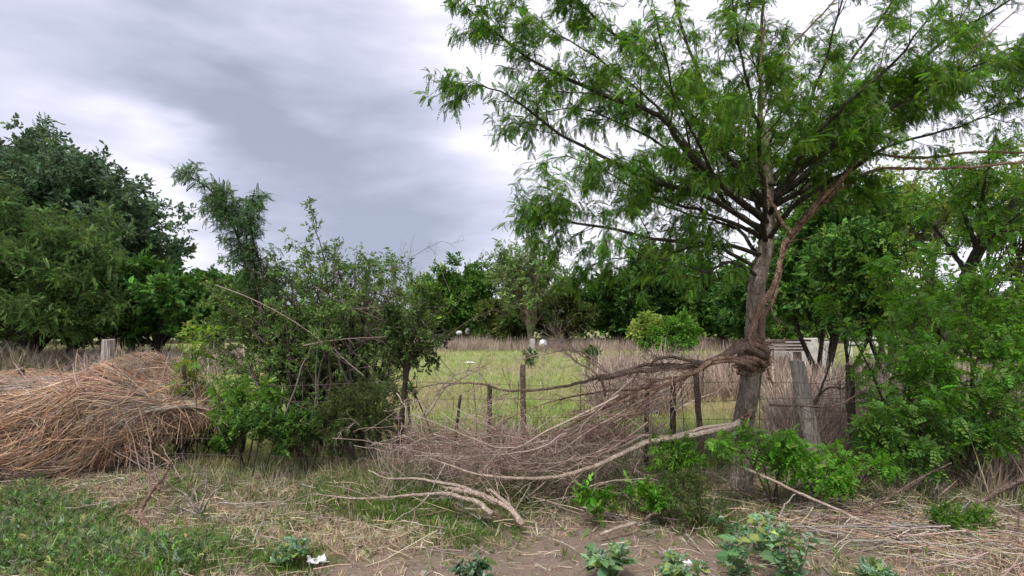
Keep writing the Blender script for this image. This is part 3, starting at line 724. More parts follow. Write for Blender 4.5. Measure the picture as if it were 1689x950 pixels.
# ------------------------------------------------------------------ the large tree
def large_tree():
    rng = np.random.default_rng(500)
    b = P(1222, 815, 5.65); b[2] = terrain(b[0], b[1]) - .06
    root = thing('large_tree', b, 'large spreading tree with grey trunk and fine drooping leaves, right of centre', 'tree')
    Y0 = 5.65
    ctrl = [b, P(1222, 770, Y0), P(1226, 700, Y0), P(1236, 640, Y0), P(1242, 580, Y0), P(1245, 520, Y0 + .02), P(1248, 465, Y0 + .05), P(1262, 410, Y0 + .1), P(1268, 350, Y0 + .15), P(1266, 280, Y0 + .12), P(1262, 205, Y0 + .1)]
    K = 110; tk = resample(ctrl, K); u = np.linspace(0, 1, K)
    rad = np.interp(u, [0, .048, .112, .24, .4, .56, .68, .8, 1], [.16, .118, .105, .103, .098, .088, .082, .062, .04])
    S = 36; an = np.arange(S) * 2 * pi / S
    zz = tk[:, 2]
    R = rad[:, None] * (1 + .05 * np.sin(3 * an + 1.5 * zz[:, None]) + .04 * np.sin(5 * an - 2 * zz[:, None] + 1) + .022 * np.sin(11 * an + 1.5 * np.sin(3 * zz[:, None])) + .02 * rng.normal(size=(K, S)))
    # root flare lobes
    R += (np.exp(-u / .04)[:, None]) * .05 * np.maximum(0, np.sin(4 * an + .5))
    # knots
    for (uu, aa, amp) in [(.26, 4.2, .02), (.46, 4.9, .03), (.58, 4.4, .03), (.38, 5.4, .02), (.66, 4.0, .025)]:
        R += amp * np.exp(-((u[:, None] - uu) / .018) ** 2 - (np.angle(np.exp(1j * (an - aa))) / .5) ** 2)
    V = tk[:, None, :] + np.stack([R * np.cos(an), R * np.sin(an), 0 * R], -1)
    i = np.arange(K * S).reshape(K, S); F = np.stack([i[:-1], np.roll(i[:-1], -1, 1), np.roll(i[1:], -1, 1), i[1:]], -1)
    mb = MB(); mb.add(V, F, None, True); mb.build('trunk', M['bark'], root)
    limbs = [  # (start fraction of the trunk, radius, path)
        (.93, .058, [(1215, 330, 5.6), (1125, 250, 5.4), (1080, 195, 5.3), (1000, 165, 5.2), (930, 128, 5.1), (870, 98, 5.1), (820, 58, 5.0), (785, 25, 5.0)]),
        (.91, .045, [(1210, 345, 5.5), (1165, 318, 5.3), (1090, 292, 5.1), (1030, 262, 5.0), (960, 225, 4.9), (880, 172, 4.85), (830, 145, 4.8), (785, 128, 4.8)]),
        (.88, .038, [(1200, 400, 5.4), (1100, 388, 5.1), (1010, 372, 4.9), (930, 352, 4.8), (905, 340, 4.75), (870, 332, 4.7)]),
        (.96, .050, [(1230, 290, 5.7), (1190, 235, 5.6), (1130, 165, 5.5), (1080, 92, 5.4), (1020, 50, 5.3), (950, -20, 5.2), (890, -90, 5.2)]),
        (.98, .055, [(1240, 270, 5.8), (1190, 190, 5.9), (1150, 95, 6.0), (1110, -20, 6.1), (1080, -120, 6.2)]),
        (1., .060, [(1262, 250, 5.8), (1256, 150, 5.7), (1262, 30, 5.6), (1270, -110, 5.5)]),
        (.97, .060, [(1300, 310, 5.8), (1370, 240, 5.8), (1440, 160, 5.7), (1540, 70, 5.6), (1620, 20, 5.5), (1720, -40, 5.4)]),
        (.95, .050, [(1310, 320, 5.7), (1380, 270, 5.6), (1460, 200, 5.5), (1560, 130, 5.3), (1640, 90, 5.2), (1740, 50, 5.1)]),
        (.99, .050, [(1300, 270, 5.9), (1350, 180, 6.1), (1410, 90, 6.3), (1470, 0, 6.4), (1510, -90, 6.5)]),
        (.90, .038, [(1300, 350, 5.5), (1370, 310, 5.3), (1440, 265, 5.2), (1530, 235, 5.0), (1620, 200, 4.9), (1700, 160, 4.8)]),
        (.90, .040, [(1260, 300, 4.9), (1245, 200, 4.4), (1220, 100, 4.0), (1200, -40, 3.7)]),
        (.93, .035, [(1200, 300, 5.0), (1150, 220, 4.6), (1110, 120, 4.3), (1080, 0, 4.1)]),
        (.94, .040, [(1320, 270, 5.2), (1400, 180, 4.8), (1500, 90, 4.6), (1580, -20, 4.5)]),
        (.92, .045, [(1250, 330, 6.4), (1230, 250, 7.0), (1200, 170, 7.5), (1180, 60, 8.0)]),
        (.90, .040, [(1300, 350, 6.3), (1350, 290, 6.9), (1400, 220, 7.4), (1450, 120, 7.8)]),
        (.86, .032, [(1180, 405, 5.8), (1110, 420, 6.0), (1040, 425, 6.1), (985, 440, 6.2)]),
        (.87, .032, [(1200, 370, 6.1), (1130, 350, 6.4), (1060, 330, 6.6), (980, 310, 6.7)]),
        (.95, .040, [(1180, 290, 6.1), (1100, 200, 6.3), (1010, 120, 6.4), (920, 60, 6.4), (850, 10, 6.4)]),
        (.84, .028, [(1200, 430, 5.2), (1160, 445, 4.9), (1110, 430, 4.7), (1060, 420, 4.6)]),
        (.99, .045, [(1290, 290, 5.6), (1330, 190, 5.4), (1370, 80, 5.2), (1400, -50, 5.1)]),
        (.94, .040, [(1300, 300, 5.3), (1390, 230, 5.0), (1490, 170, 4.8), (1600, 110, 4.7), (1720, 70, 4.6)]),
        (.96, .040, [(1310, 280, 6.2), (1420, 200, 6.5), (1540, 150, 6.7), (1660, 110, 6.8), (1780, 80, 6.8)]),
        (.92, .040, [(1215, 350, 5.9), (1150, 280, 6.1), (1070, 225, 6.1), (980, 180, 6.0), (900, 190, 5.9)]),
        (.90, .036, [(1215, 370, 5.7), (1140, 340, 5.6), (1070, 320, 5.5), (1000, 280, 5.4), (930, 255, 5.3)]),
    ]
    L1, R1 = [], []
    for (fr, r, pts) in limbs:
        s = tk[int((.615 + (fr - .84) * 1.75) * (K - 1))]; p = resample([s] + [P(*q) for q in pts], 22)
        w = rng.normal(size=(22, 3)) * .014; w[0] = 0; p = p + np.cumsum(w, 0) * .8
        L1.append(p); R1.append(r * .74 * (1 - .85 * np.linspace(0, 1, 22) ** .8))
    L1, R1 = np.array(L1), np.array(R1)
    ml_ = MB()
    for q in range(len(L1)):
        m = MB(); tubes(m, L1[q:q + 1], R1[q:q + 1], 9, rng=rng, rough=.05); m.build('limb', M['bark_dark'], root)
    P2, R2 = sprout(rng, L1, R1, 470, .62, .32, .14, 1., .85, 40, 10, 7, .09, (0, 0, .015), .4, .005, flat=.35)
    P3, R3 = sprout(rng, P2, R2, 2300, .26, .35, .15, 1., .9, 42, 12, 5, .14, (0, 0, -.01), .6, .003, flat=.3)
    P4, R4 = sprout(rng, np.concatenate([cat_levels([L1[:, 12:]], [R1[:, 12:]], 5)[0], P3]), np.concatenate([cat_levels([L1[:, 12:]], [R1[:, 12:]], 5)[1], R3]), 1600, .13, .3, .1, 1., 1, 42, 10, 4, .12, (0, 0, -.03), .6, .002)
    mw = MB(); tubes(mw, P2, R2, 5, (.065, .052, .04)); tubes(mw, P3, R3, 3, (.07, .056, .042)); tubes(mw, P4, R4, 3, (.08, .065, .045)); mw.build('twigs', M['twig'], root)
    A, _ = cat_levels([P2, P3, P3, P4, P4, P4, L1[:, 14:]], [R2, R3, R3, R4, R4, R4, R1[:, 14:]], 6)
    ml = MB()
    leaves(ml, rng, A, 50000, TP_FINE, .074, .25, [(.085, .18, .028), (.11, .225, .036), (.06, .14, .026), (.155, .275, .045)], .08, 1., .75, .5, 1., .25)
    # yellow-green flushes of young leaves
    sel = A[:-len(L1)][rng.random(len(A) - len(L1)) < .14]; leaves(ml, rng, sel, 6500, TP_FINE, .08, .25, BRIGHT, .2, 1., .8, .3, 1., .2)
    ml.build('crown', M['leaf'], root)
    # torn branch stub with exposed wood
    mw = MB(); c = P(1229, 692, 5.5)
    for k in range(9):
        a = c + np.array([rng.normal() * .035, -.02 + rng.normal() * .02, rng.normal() * .05]); e = a + np.array([rng.normal() * .05 - .03, -.05, rng.normal() * .06 - .03])
        tubes(mw, resample([a, (a + e) / 2 + rng.normal(size=3) * .01, e], 4), np.array([.022, .02, .014, .004]), 5)
    mw.build('torn_wood', M['bark_red'], root)
    return root, tk


TREE, TK = large_tree()


# ------------------------------------------------------------------ dead wood
def limb(mb, rng, ctrl, r0, r1, K=None, sides=8, wob=.012, rough=.08, C=(.3, .2, .15)):
    K = K or max(10, 5 * len(ctrl)); p = resample([P(*c) if len(c) == 3 else c for c in ctrl], K)
    w = rng.normal(size=(K, 3)) * wob; w[0] = 0; p = p + np.cumsum(w, 0) * .5
    r = r0 + (r1 - r0) * np.linspace(0, 1, K); tubes(mb, p, r, sides, C, True, rng=rng, rough=rough)
    return p, r


def twig_on(rng, mb, L, R, n2, l2, n3, l3, cols, trop=(0, 0, 0), rm=.003, ang=40, t0=.1, wander=.14, n4=0, l4=.1, rf=.28):
    L, R = cat_levels([p[None] for p in L], [r[None] for r in R], 16)
    P2, R2 = sprout(rng, L, R, n2, l2, .35, t0, 1, .9, ang, 14, 7, wander, trop, rf, rm)
    tubes(mb, P2, R2, 4, palette(rng, n2, cols, .2))
    if n3:
        P3, R3 = sprout(rng, P2, R2, n3, l3, .35, .1, 1, .9, 45, 15, 5, wander * 1.2, trop, .6, rm * .7)
        tubes(mb, P3, R3, 3, palette(rng, n3, cols, .2))
        if n4:
            P4, R4 = sprout(rng, P3, R3, n4, l4, .35, .1, 1, .9, 50, 15, 4, wander * 1.2, trop, .7, rm * .55); tubes(mb, P4, R4, 3, palette(rng, n4, cols, .2))


def build_limbs(rng, root, Ls, material, n2, l2, n3, l3, cols, trop, rm, ang, name='limb', sides=8, **kw):
    """each limb a part of its own that carries its own twigs"""
    ln = [np.linalg.norm(np.diff(p, axis=0), axis=1).sum() for p, _ in Ls]; tot = sum(ln)
    n4 = kw.pop('n4', 0)
    for (p, rr), l in zip(Ls, ln):
        mb = MB(); tubes(mb, p, rr, sides, caps=True, rng=rng, rough=.1); f = l / tot
        if l > .35: twig_on(rng, mb, [p], [rr], max(3, int(n2 * f)), l2, int(n3 * f), l3, cols, trop, rm, ang, n4=int(n4 * f), **kw)
        mb.build(name, material, root)


TWIGC = [(.33, .225, .185), (.41, .31, .265), (.25, .165, .13), (.50, .39, .33)]
GREYC = [(.36, .31, .27), (.45, .39, .34), (.28, .23, .2)]


def dead_wood():
    rng = np.random.default_rng(600)
    # peeled limb hanging from the torn stub
    o = P(1226, 694, 5.5); root = thing('peeled_limb', o, 'pale peeled limb torn from the large trunk and sagging left to the brush', 'dead branch')
    mb = MB()
    pA = limb(mb, rng, [(1228, 692, 5.52), (1205, 702, 5.45), (1150, 714, 5.35), (1085, 722, 5.25), (1040, 736, 5.15), (985, 762, 5.05), (920, 781, 5.0), (850, 783, 5.0), (780, 775, 5.05), (705, 748, 5.1)], .032, .008, 50, 8, .006)
    pB = limb(mb, rng, [(1210, 700, 5.47), (1160, 706, 5.4), (1110, 716, 5.35), (1070, 712, 5.3), (1050, 722, 5.25), (990, 745, 5.2), (900, 758, 5.2), (800, 752, 5.3), (730, 742, 5.35)], .018, .006, 45, 7, .008)
    pC = limb(mb, rng, [(1075, 722, 5.25), (1030, 745, 5.3), (960, 768, 5.3), (880, 772, 5.35), (800, 768, 5.3)], .014, .004, 30, 6, .008)
    build_limbs(rng, root, [pA, pB, pC], M['wood_pale'], 44, .5, 100, .25, TWIGC, (-.02, 0, 0), .003, 32, t0=.45)

    # red-brown dead boughs draped from trunk to the left
    root = thing('dead_bough', P(1235, 590, 5.4), 'thick brown dead bough resting on the vine and reaching left over the fence', 'dead branch')
    mb = MB(); Ls = []
    Ls.append(limb(mb, rng, [(1262, 588, 5.42), (1230, 574, 5.35), (1195, 590, 5.3), (1150, 602, 5.35), (1090, 606, 5.4), (1040, 612, 5.45), (985, 622, 5.5)], .034, .026, 40, 9, .008))
    Ls.append(limb(mb, rng, [(1150, 600, 5.3), (1110, 600, 5.45), (1060, 600, 5.45), (1020, 610, 5.5), (985, 618, 5.55)], .022, .015, 24, 7, .01))
    Ls.append(limb(mb, rng, [(1160, 598, 5.4), (1135, 592, 5.35), (1110, 587, 5.3), (1085, 592, 5.3), (1070, 603, 5.35)], .016, .012, 18, 7, .006))
    Ls.append(limb(mb, rng, [(990, 620, 5.5), (960, 632, 5.5), (925, 638, 5.5), (870, 645, 5.45), (820, 642, 5.4), (780, 634, 5.4), (740, 633, 5.5), (690, 638, 5.6)], .018, .006, 40, 7, .01))
    Ls.append(limb(mb, rng, [(988, 620, 5.48), (994, 632, 5.46), (999, 655, 5.45)], .018, .014, 10, 7, .004))
    build_limbs(rng, root, Ls, M['bark_dead'], 34, .34, 80, .2, TWIGC, (-.03, 0, .01), .003, 45, t0=.35, wander=.2)

    root = thing('dead_bough', P(1240, 600, 5.3), 'reddish dead bough sweeping from the trunk down left into the brush', 'dead branch')
    mb = MB(); Ls = []
    Ls.append(limb(mb, rng, [(1245, 598, 5.4), (1205, 592, 5.28), (1175, 596, 5.25), (1150, 612, 5.2), (1110, 632, 5.2), (1060, 652, 5.25), (1010, 672, 5.3), (960, 695, 5.3), (915, 718, 5.3)], .026, .010, 45, 8, .008))
    Ls.append(limb(mb, rng, [(1238, 607, 5.35), (1225, 600, 5.3), (1190, 600, 5.25), (1160, 612, 5.3), (1140, 625, 5.3), (1090, 634, 5.35), (1050, 655, 5.35), (980, 690, 5.35), (900, 730, 5.35)], .020, .007, 45, 7, .01))
    Ls.append(limb(mb, rng, [(1110, 632, 5.2), (1080, 650, 5.15), (1040, 690, 5.1), (1000, 730, 5.1)], .012, .004, 20, 6, .01))
    Ls.append(limb(mb, rng, [(1130, 625, 5.25), (1060, 640, 5.4), (980, 645, 5.5), (900, 662, 5.5), (830, 690, 5.4)], .012, .004, 30, 6, .01))
    build_limbs(rng, root, Ls, M['bark_red'], 90, .5, 280, .28, TWIGC, (-.05, 0, -.05), .003, 42, t0=.3, wander=.2, n4=400, l4=.14)

    # pile of tangled brush
    root = thing('brush_pile', P(850, 790, 5.4), 'long tangled pile of reddish bare twigs below the dead boughs', 'brush pile')
    mb = MB(); Ls = []
    for k in range(30):
        x0 = rng.uniform(930, 1120); y0 = np.interp(x0, [930, 1130], [720, 660]) + rng.normal() * 22; Y = rng.uniform(5.0, 5.7)
        x1 = rng.uniform(640, 800); y1 = rng.uniform(665, 770); xm = (x0 + x1) / 2; ym = rng.uniform(715, 782)
        Ls.append(limb(mb, rng, [(x0, y0, Y), (xm + 60, (y0 + ym) / 2 + 12, Y + rng.normal() * .1), (xm - 20, ym, Y + rng.normal() * .15), (x1, y1, Y + rng.normal() * .2)], rng.uniform(.006, .011), .003, 18, 5, .014, C=TWIGC[k % 4]))
    for k in range(90):
        x0 = rng.uniform(640, 1100); ym = np.interp(x0, [640, 800, 950, 1100], [725, 735, 735, 680]); y0 = ym + rng.normal() * 32; a = rng.uniform(0, pi); l = rng.uniform(30, 95); Y = rng.uniform(5.05, 5.75)
        Ls.append(limb(mb, rng, [(x0 - l * cos(a), y0 - l * .55 * sin(a), Y), (x0 + rng.normal() * 10, y0 + rng.normal() * 12, Y + rng.normal() * .1), (x0 + l * cos(a), y0 + l * .55 * sin(a), Y + rng.normal() * .2)], rng.uniform(.003, .006), .002, 14, 4, .02, C=TWIGC[k % 4]))
    twig_on(rng, mb, [q[0] for q in Ls], [q[1] for q in Ls], 520, .36, 1500, .26, TWIGC, (0, 0, .0), .003, 58, wander=.26, n4=2200, l4=.14)
    mb.build('twigs', M['twig'], root)

    root = thing('brush_pile', P(680, 640, 6.0), 'thin tangle of dry twigs leaning on the fence beside the thorny bush', 'brush pile')
    mb = MB(); Ls = []
    for ctrl in ([(680, 720, 6.0), (705, 670, 5.95), (740, 625, 5.9), (795, 604, 5.85)], [(700, 690, 5.9), (735, 640, 5.85), (770, 618, 5.8), (798, 606, 5.8)], [(660, 740, 5.8), (700, 720, 5.8), (760, 690, 5.8), (820, 650, 5.8)],
                 [(790, 605, 5.85), (790, 640, 5.8), (800, 690, 5.8)], [(1000, 615, 5.5), (965, 590, 5.5), (930, 560, 5.5), (905, 556, 5.5)], [(985, 618, 5.5), (930, 575, 5.45), (925, 545, 5.4)], [(1010, 620, 5.5), (960, 580, 5.5), (900, 585, 5.6), (850, 600, 5.6)]):
        Ls.append(limb(mb, rng, ctrl, .009, .003, 18, 6, .012, C=TWIGC[1]))
    twig_on(rng, mb, [q[0] for q in Ls], [q[1] for q in Ls], 120, .35, 260, .18, TWIGC, (0, 0, 0), .003, 45)
    mb.build('twigs', M['twig'], root)

    # woody vine twisted round the trunk, climbing to upper right
    root = thing('woody_vine', P(1240, 590, 5.5), 'reddish woody vine knotted round the large trunk and climbing into its crown', 'vine')
    mb = MB(); Ls = []
    loops = [(.455, .022, 0), (.467, .028, 1.3), (.48, .020, 2.4), (.492, .024, 3.1), (.505, .018, 4.4), (.475, .016, 5.2), (.445, .014, .9), (.515, .012, 2.)]
    for (fr, r, ph) in loops:
        c = TK[int(fr * .8 * 109)]; th = np.linspace(ph, ph + 5.6, 26); rr = .112 + .02 * np.sin(3 * th + ph) + .012 * rng.normal(size=26)
        p = np.stack([c[0] + rr * np.cos(th), c[1] + rr * np.sin(th), c[2] + .045 * np.sin(th + ph) + .04 * np.linspace(-1, 1, 26)], 1)
        tubes(mb, p, r * (1 + .18 * rng.normal(size=26)), 9, caps=True, rng=rng, rough=.16)
    for ctrl, r0, r1 in ([[(1192, 592, 5.42), (1205, 580, 5.40), (1235, 568, 5.42), (1258, 575, 5.45), (1266, 592, 5.55)], .036, .030],
                         [[(1190, 590, 5.46), (1210, 572, 5.44), (1240, 560, 5.46), (1262, 566, 5.5), (1268, 585, 5.6)], .026, .024],
                         [[(1200, 596, 5.40), (1225, 588, 5.37), (1252, 592, 5.40), (1262, 602, 5.5)], .024, .02]):
        Ls.append(limb(mb, rng, ctrl, r0, r1, 24, 8, .004, .1))
    for k in range(70):   # frayed strands and bits of bark caught in the knot
        c = TK[int(rng.uniform(.44, .53) * .8 * 109)]; th = rng.uniform(2.6, 6.6); rr = rng.uniform(.12, .17); a = c + np.array([rr * cos(th), rr * sin(th), rng.normal() * .05]); d = nrm(np.array([-sin(th), cos(th), rng.normal() * .5])) * rng.uniform(.04, .2) * rng.choice([-1, 1])
        e = a + d + np.array([cos(th), sin(th), 0]) * rng.uniform(-.01, .06) + np.array([0, 0, -.03]); rk = rng.uniform(.002, .009)
        tubes(mb, resample([a, (a + e) / 2 + rng.normal(size=3) * .015, e], 6), rk * np.array([1, 1.1, .9, .8, .6, .3]), 5, caps=True, rng=rng, rough=.2)
    mb.build('knot', M['bark_red'], root); mb = MB(); Ls = []
    cl = [([(1240, 572, 5.42), (1242, 540, 5.42), (1258, 505, 5.42), (1277, 470, 5.4), (1292, 430, 5.4), (1303, 395, 5.4), (1325, 365, 5.4), (1370, 315, 5.35), (1410, 280, 5.3), (1450, 240, 5.3), (1490, 205, 5.3), (1540, 175, 5.3), (1620, 130, 5.2)], .032, .010),
          ([(1262, 590, 5.5), (1255, 540, 5.46), (1275, 500, 5.45), (1288, 460, 5.42), (1300, 410, 5.45), (1330, 372, 5.45), (1380, 320, 5.4), (1430, 265, 5.4), (1500, 268, 5.3), (1560, 268, 5.2), (1620, 262, 5.1), (1700, 262, 5.0)], .022, .010),
          ([(1304, 388, 5.4), (1285, 350, 5.35), (1265, 305, 5.3), (1256, 245, 5.3), (1262, 190, 5.25), (1285, 120, 5.2), (1330, 60, 5.2), (1385, 0, 5.2), (1420, -40, 5.2)], .020, .007),
          ([(1258, 180, 5.25), (1252, 120, 5.2), (1258, 50, 5.15), (1262, -30, 5.1)], .008, .004),
          ([(1320, 368, 5.38), (1350, 320, 5.35), (1372, 270, 5.4), (1400, 230, 5.4), (1450, 160, 5.3), (1500, 90, 5.2)], .018, .006),
          ([(1335, 355, 5.3), (1385, 300, 5.2), (1440, 225, 5.1), (1520, 150, 5.0), (1620, 60, 4.9), (1680, 10, 4.9)], .018, .005),
          ([(1340, 350, 5.5), (1400, 300, 5.5), (1450, 275, 5.5), (1530, 272, 5.5), (1620, 268, 5.5), (1710, 258, 5.5)], .018, .010),
          ([(1275, 475, 5.4), (1268, 500, 5.35), (1275, 530, 5.3), (1290, 545, 5.3)], .008, .004)]
    for ctrl, r0, r1 in cl: Ls.append(limb(mb, rng, ctrl, r0, r1, 6 * len(ctrl), 8, .011, .14))
    build_limbs(rng, root, Ls, M['bark_red'], 80, .34, 150, .18, TWIGC, (.01, 0, .01), .0025, 40, 'stem', t0=.4, rf=.22)

    # slanting dead branch behind the wooden post
    root = thing('dead_branch', P(1300, 600, 6.2), 'bent bare dead branch crossing in front of the round wooden post', 'dead branch')
    mb = MB(); Ls = [limb(mb, rng, [(1270, 668, 6.0), (1320, 668, 5.95), (1365, 668, 5.9), (1400, 658, 5.9), (1430, 640, 5.95)], .016, .006, 22, 6, .008),
                     limb(mb, rng, [(1330, 690, 6.9), (1350, 650, 6.8), (1365, 600, 6.7), (1370, 580, 6.7)], .02, .008, 18, 6, .01), limb(mb, rng, [(1335, 670, 6.9), (1370, 640, 6.8), (1400, 640, 6.7), (1440, 610, 6.7)], .016, .006, 18, 6, .012)]
    build_limbs(rng, root, Ls, M['bark_dead'], 60, .4, 140, .2, TWIGC, (0, 0, .01), .003, 45)


dead_wood()


def ground_wood():
    rng = np.random.default_rng(650)
    def fallen(name, label, paths, material, tw=None, cols=TWIGC, cat='dead branch', group=None):
        root = thing(name, P(*paths[0][0][0]), label, cat, group); Ls = []
        for ctrl, r0, r1 in paths:
            mb = MB(); q = limb(mb, rng, ctrl, r0, r1, max(14, 7 * len(ctrl)), 8, .006, .12)
            if tw: twig_on(rng, mb, [q[0]], [q[1]], max(2, tw[0] // len(paths)), tw[1], tw[2] // len(paths), tw[3], cols, (0, 0, .0), .0025, 35)
            mb.build('stalk' if 'stalk' in name else 'limb' if 'branch' in name else 'stick', M[material], root)
    fallen('fallen_branch', 'split fallen branch with torn pale wood lying on the verge below the brush', [
        ([(862, 866, 4.62), (840, 842, 4.72), (800, 822, 4.8), (760, 806, 4.9), (700, 793, 5.0), (640, 790, 5.05), (604, 776, 5.1)], .022, .005),
        ([(858, 862, 4.64), (845, 838, 4.75), (815, 812, 4.85), (805, 805, 4.9)], .026, .008),
        ([(812, 848, 4.7), (785, 826, 4.8), (745, 814, 4.85), (720, 812, 4.9), (660, 818, 4.9), (590, 822, 4.95), (520, 816, 5.0)], .024, .004),
        ([(820, 830, 4.77), (790, 818, 4.8), (750, 812, 4.85), (735, 811, 4.87)], .03, .012)], 'wood_pale', (26, .35, 30, .18))
    fallen('fallen_branch', 'curved brown forked branch on the grass at the foot of the straw heap', [
        ([(258, 884, 4.55), (240, 868, 4.62), (229, 852, 4.7), (236, 832, 4.85), (255, 812, 5.0), (272, 796, 5.1), (285, 765, 5.15)], .024, .012),
        ([(262, 808, 5.0), (255, 790, 5.05), (235, 775, 5.1)], .014, .008), ([(284, 768, 5.15), (262, 750, 5.2), (225, 728, 5.3)], .012, .004)], 'bark_red', (12, .25, 10, .1))
    fallen('dry_stalks', 'upright bunch of bleached white stalks on bare soil left of centre', [
        ([(330, 845, 4.85), (312, 828, 4.85), (294, 812, 4.8)], .012, .006), ([(330, 842, 4.85), (338, 818, 4.85), (340, 792, 4.85)], .013, .006), ([(332, 845, 4.8), (350, 822, 4.8), (372, 800, 4.8)], .010, .005),
        ([(325, 848, 4.8), (305, 838, 4.75), (292, 832, 4.7)], .010, .005), ([(328, 842, 4.85), (322, 822, 4.85), (318, 806, 4.9)], .005, .003), ([(330, 845, 4.85), (320, 832, 4.8), (300, 820, 4.8)], .006, .003)], 'bleached', (10, .14, 0, .1), GREYC, 'stalks')
    fallen('dry_stalks', 'long pale cane slanting down from the large trunk to the right', [([(1213, 764, 5.2), (1280, 796, 4.98), (1350, 830, 4.8), (1430, 866, 4.6)], .014, .011)], 'wood_pale', None, GREYC, 'cane')
    fallen('fallen_stick', 'short pale broken stick on the dirt in front of the seedlings', [([(990, 882, 4.5), (1020, 870, 4.55), (1052, 864, 4.6)], .013, .015)], 'wood_pale', None, GREYC, 'stick')
    fallen('fallen_branch', 'thin forked branch arched over the seedlings under the brush pile', [([(960, 805, 5.0), (1000, 795, 5.0), (1060, 790, 4.98), (1085, 789, 5.0)], .008, .004), ([(978, 810, 4.95), (985, 800, 4.98), (1000, 794, 5)], .006, .004)], 'wood_pale', (10, .25, 8, .1))
    fallen('fallen_branch', 'weathered bent branch on the ground left of the large trunk base', [([(1062, 858, 4.7), (1080, 846, 4.75), (1120, 842, 4.8), (1160, 850, 4.75)], .014, .008)], 'bark_dead', (12, .3, 20, .15))
    fallen('fallen_branch', 'forked dry branch reaching up left at the foot of the leaning tree', [([(1420, 846, 4.85), (1470, 822, 5.0), (1520, 790, 5.1), (1572, 764, 5.15)], .012, .005), ([(1400, 832, 4.9), (1470, 818, 5), (1530, 787, 5.1)], .008, .005)], 'bark_dead', (14, .35, 18, .2))
    fallen('fallen_branch', 'stout root-like branch rising toward the right edge above bare earth', [([(1596, 840, 4.85), (1630, 820, 4.9), (1660, 800, 4.95), (1710, 780, 5.0)], .016, .03)], 'bark_dead', (10, .3, 20, .15))
    labs = ['longest bleached stick lying in the lower right corner', 'bleached stick crossing another near the bottom right corner', 'straight pale stick pointing to the right edge', 'pale cane running flat across the dirt under the slanting cane', 'pale angled stick in the lower right litter',
            'thin stick beside the white paper scrap', 'whitish stick near the lower centre weeds', 'pale stick slanting on the dirt between the lower weeds', 'straw coloured stick on grass left of the split branch', 'bent dry stalk standing near bottom centre', 'pale crooked stick low on the left grass', 'pale short stick at the bottom of the left weeds',
            'upright pale stalk leaning among litter under the slanting cane', 'pale stick pointing down right beside the split branch', 'pair-like long stick lying right of the bleached bunch']
    sp = [[(1515, 928, 4.15), (1555, 912, 4.2), (1602, 896, 4.25)], [(1560, 895, 4.25), (1580, 925, 4.15), (1600, 950, 4.05)], [(1600, 930, 4.1), (1650, 936, 4.08), (1700, 945, 4.05)], [(1235, 868, 4.6), (1320, 870, 4.6), (1440, 869, 4.6)], [(1600, 948, 4.05), (1630, 938, 4.1), (1655, 928, 4.15)],
          [(392, 895, 4.3), (420, 907, 4.25), (442, 918, 4.2)], [(1135, 915, 4.25), (1155, 930, 4.2), (1175, 945, 4.1)], [(1130, 880, 4.45), (1152, 905, 4.35), (1172, 935, 4.2)], [(352, 895, 4.4), (400, 893, 4.4), (460, 904, 4.35)], [(735, 945, 4.1), (733, 900, 4.1), (730, 848, 4.1)], [(108, 838, 4.9), (160, 830, 4.95), (232, 818, 5.0)], [(160, 950, 4.05), (172, 930, 4.1), (182, 916, 4.2)],
          [(1285, 858, 4.65), (1298, 835, 4.7), (1315, 815, 4.75)], [(650, 860, 4.6), (700, 820, 4.8), (735, 760, 4.9)], [(355, 828, 4.85), (390, 832, 4.85), (455, 830, 4.85)]]
    for lb, pt in zip(labs, sp):
        fallen('fallen_stick', lb, [(pt, rng.uniform(.005, .009), rng.uniform(.003, .005))], 'bleached', None, GREYC, 'stick', 'loose sticks on the verge')
    # cane litter, lower right and along the verge: nobody could count it
    mb = MB(); n = 1000; px = np.where(rng.random(n) < .75, rng.normal(1470, 150, n), rng.normal(950, 260, n)); py = 800 + (px - 1200).clip(0) * .16 + rng.normal(20, 28, n); py = np.clip(py, 775, 960)
    Y = np.clip(EYE * FPX / (py - 538), 3.6, 6.5); x = (px - CX) / FPX * Y; az = rng.normal(-.2, 1.0, n); L = rng.uniform(.15, .7, n); u = np.linspace(-.5, .5, 5)
    qx = x[:, None] + L[:, None] * np.cos(az)[:, None] * u; qy = Y[:, None] + L[:, None] * np.sin(az)[:, None] * u
    qz = terrain(qx, qy) + rng.uniform(.01, .10, (n, 1)) + rng.normal(size=(n, 1)) * .12 * L[:, None] * u + .05 * rng.normal(size=(n, 1)) * (u ** 2 - .1)[None] ; qz = np.maximum(qz, terrain(qx, qy) + .005)
    tubes(mb, np.stack([qx, qy, qz], -1), rng.uniform(.0015, .0045, (n, 1)) * np.ones((1, 5)), 4, palette(rng, n, GREYC + TWIGC + STRAWC, .25))
    tag(mb.build('cane_litter', M['twig']), 'scatter of broken canes and thin sticks on the verge at right', 'sticks', kind='stuff')


ground_wood()


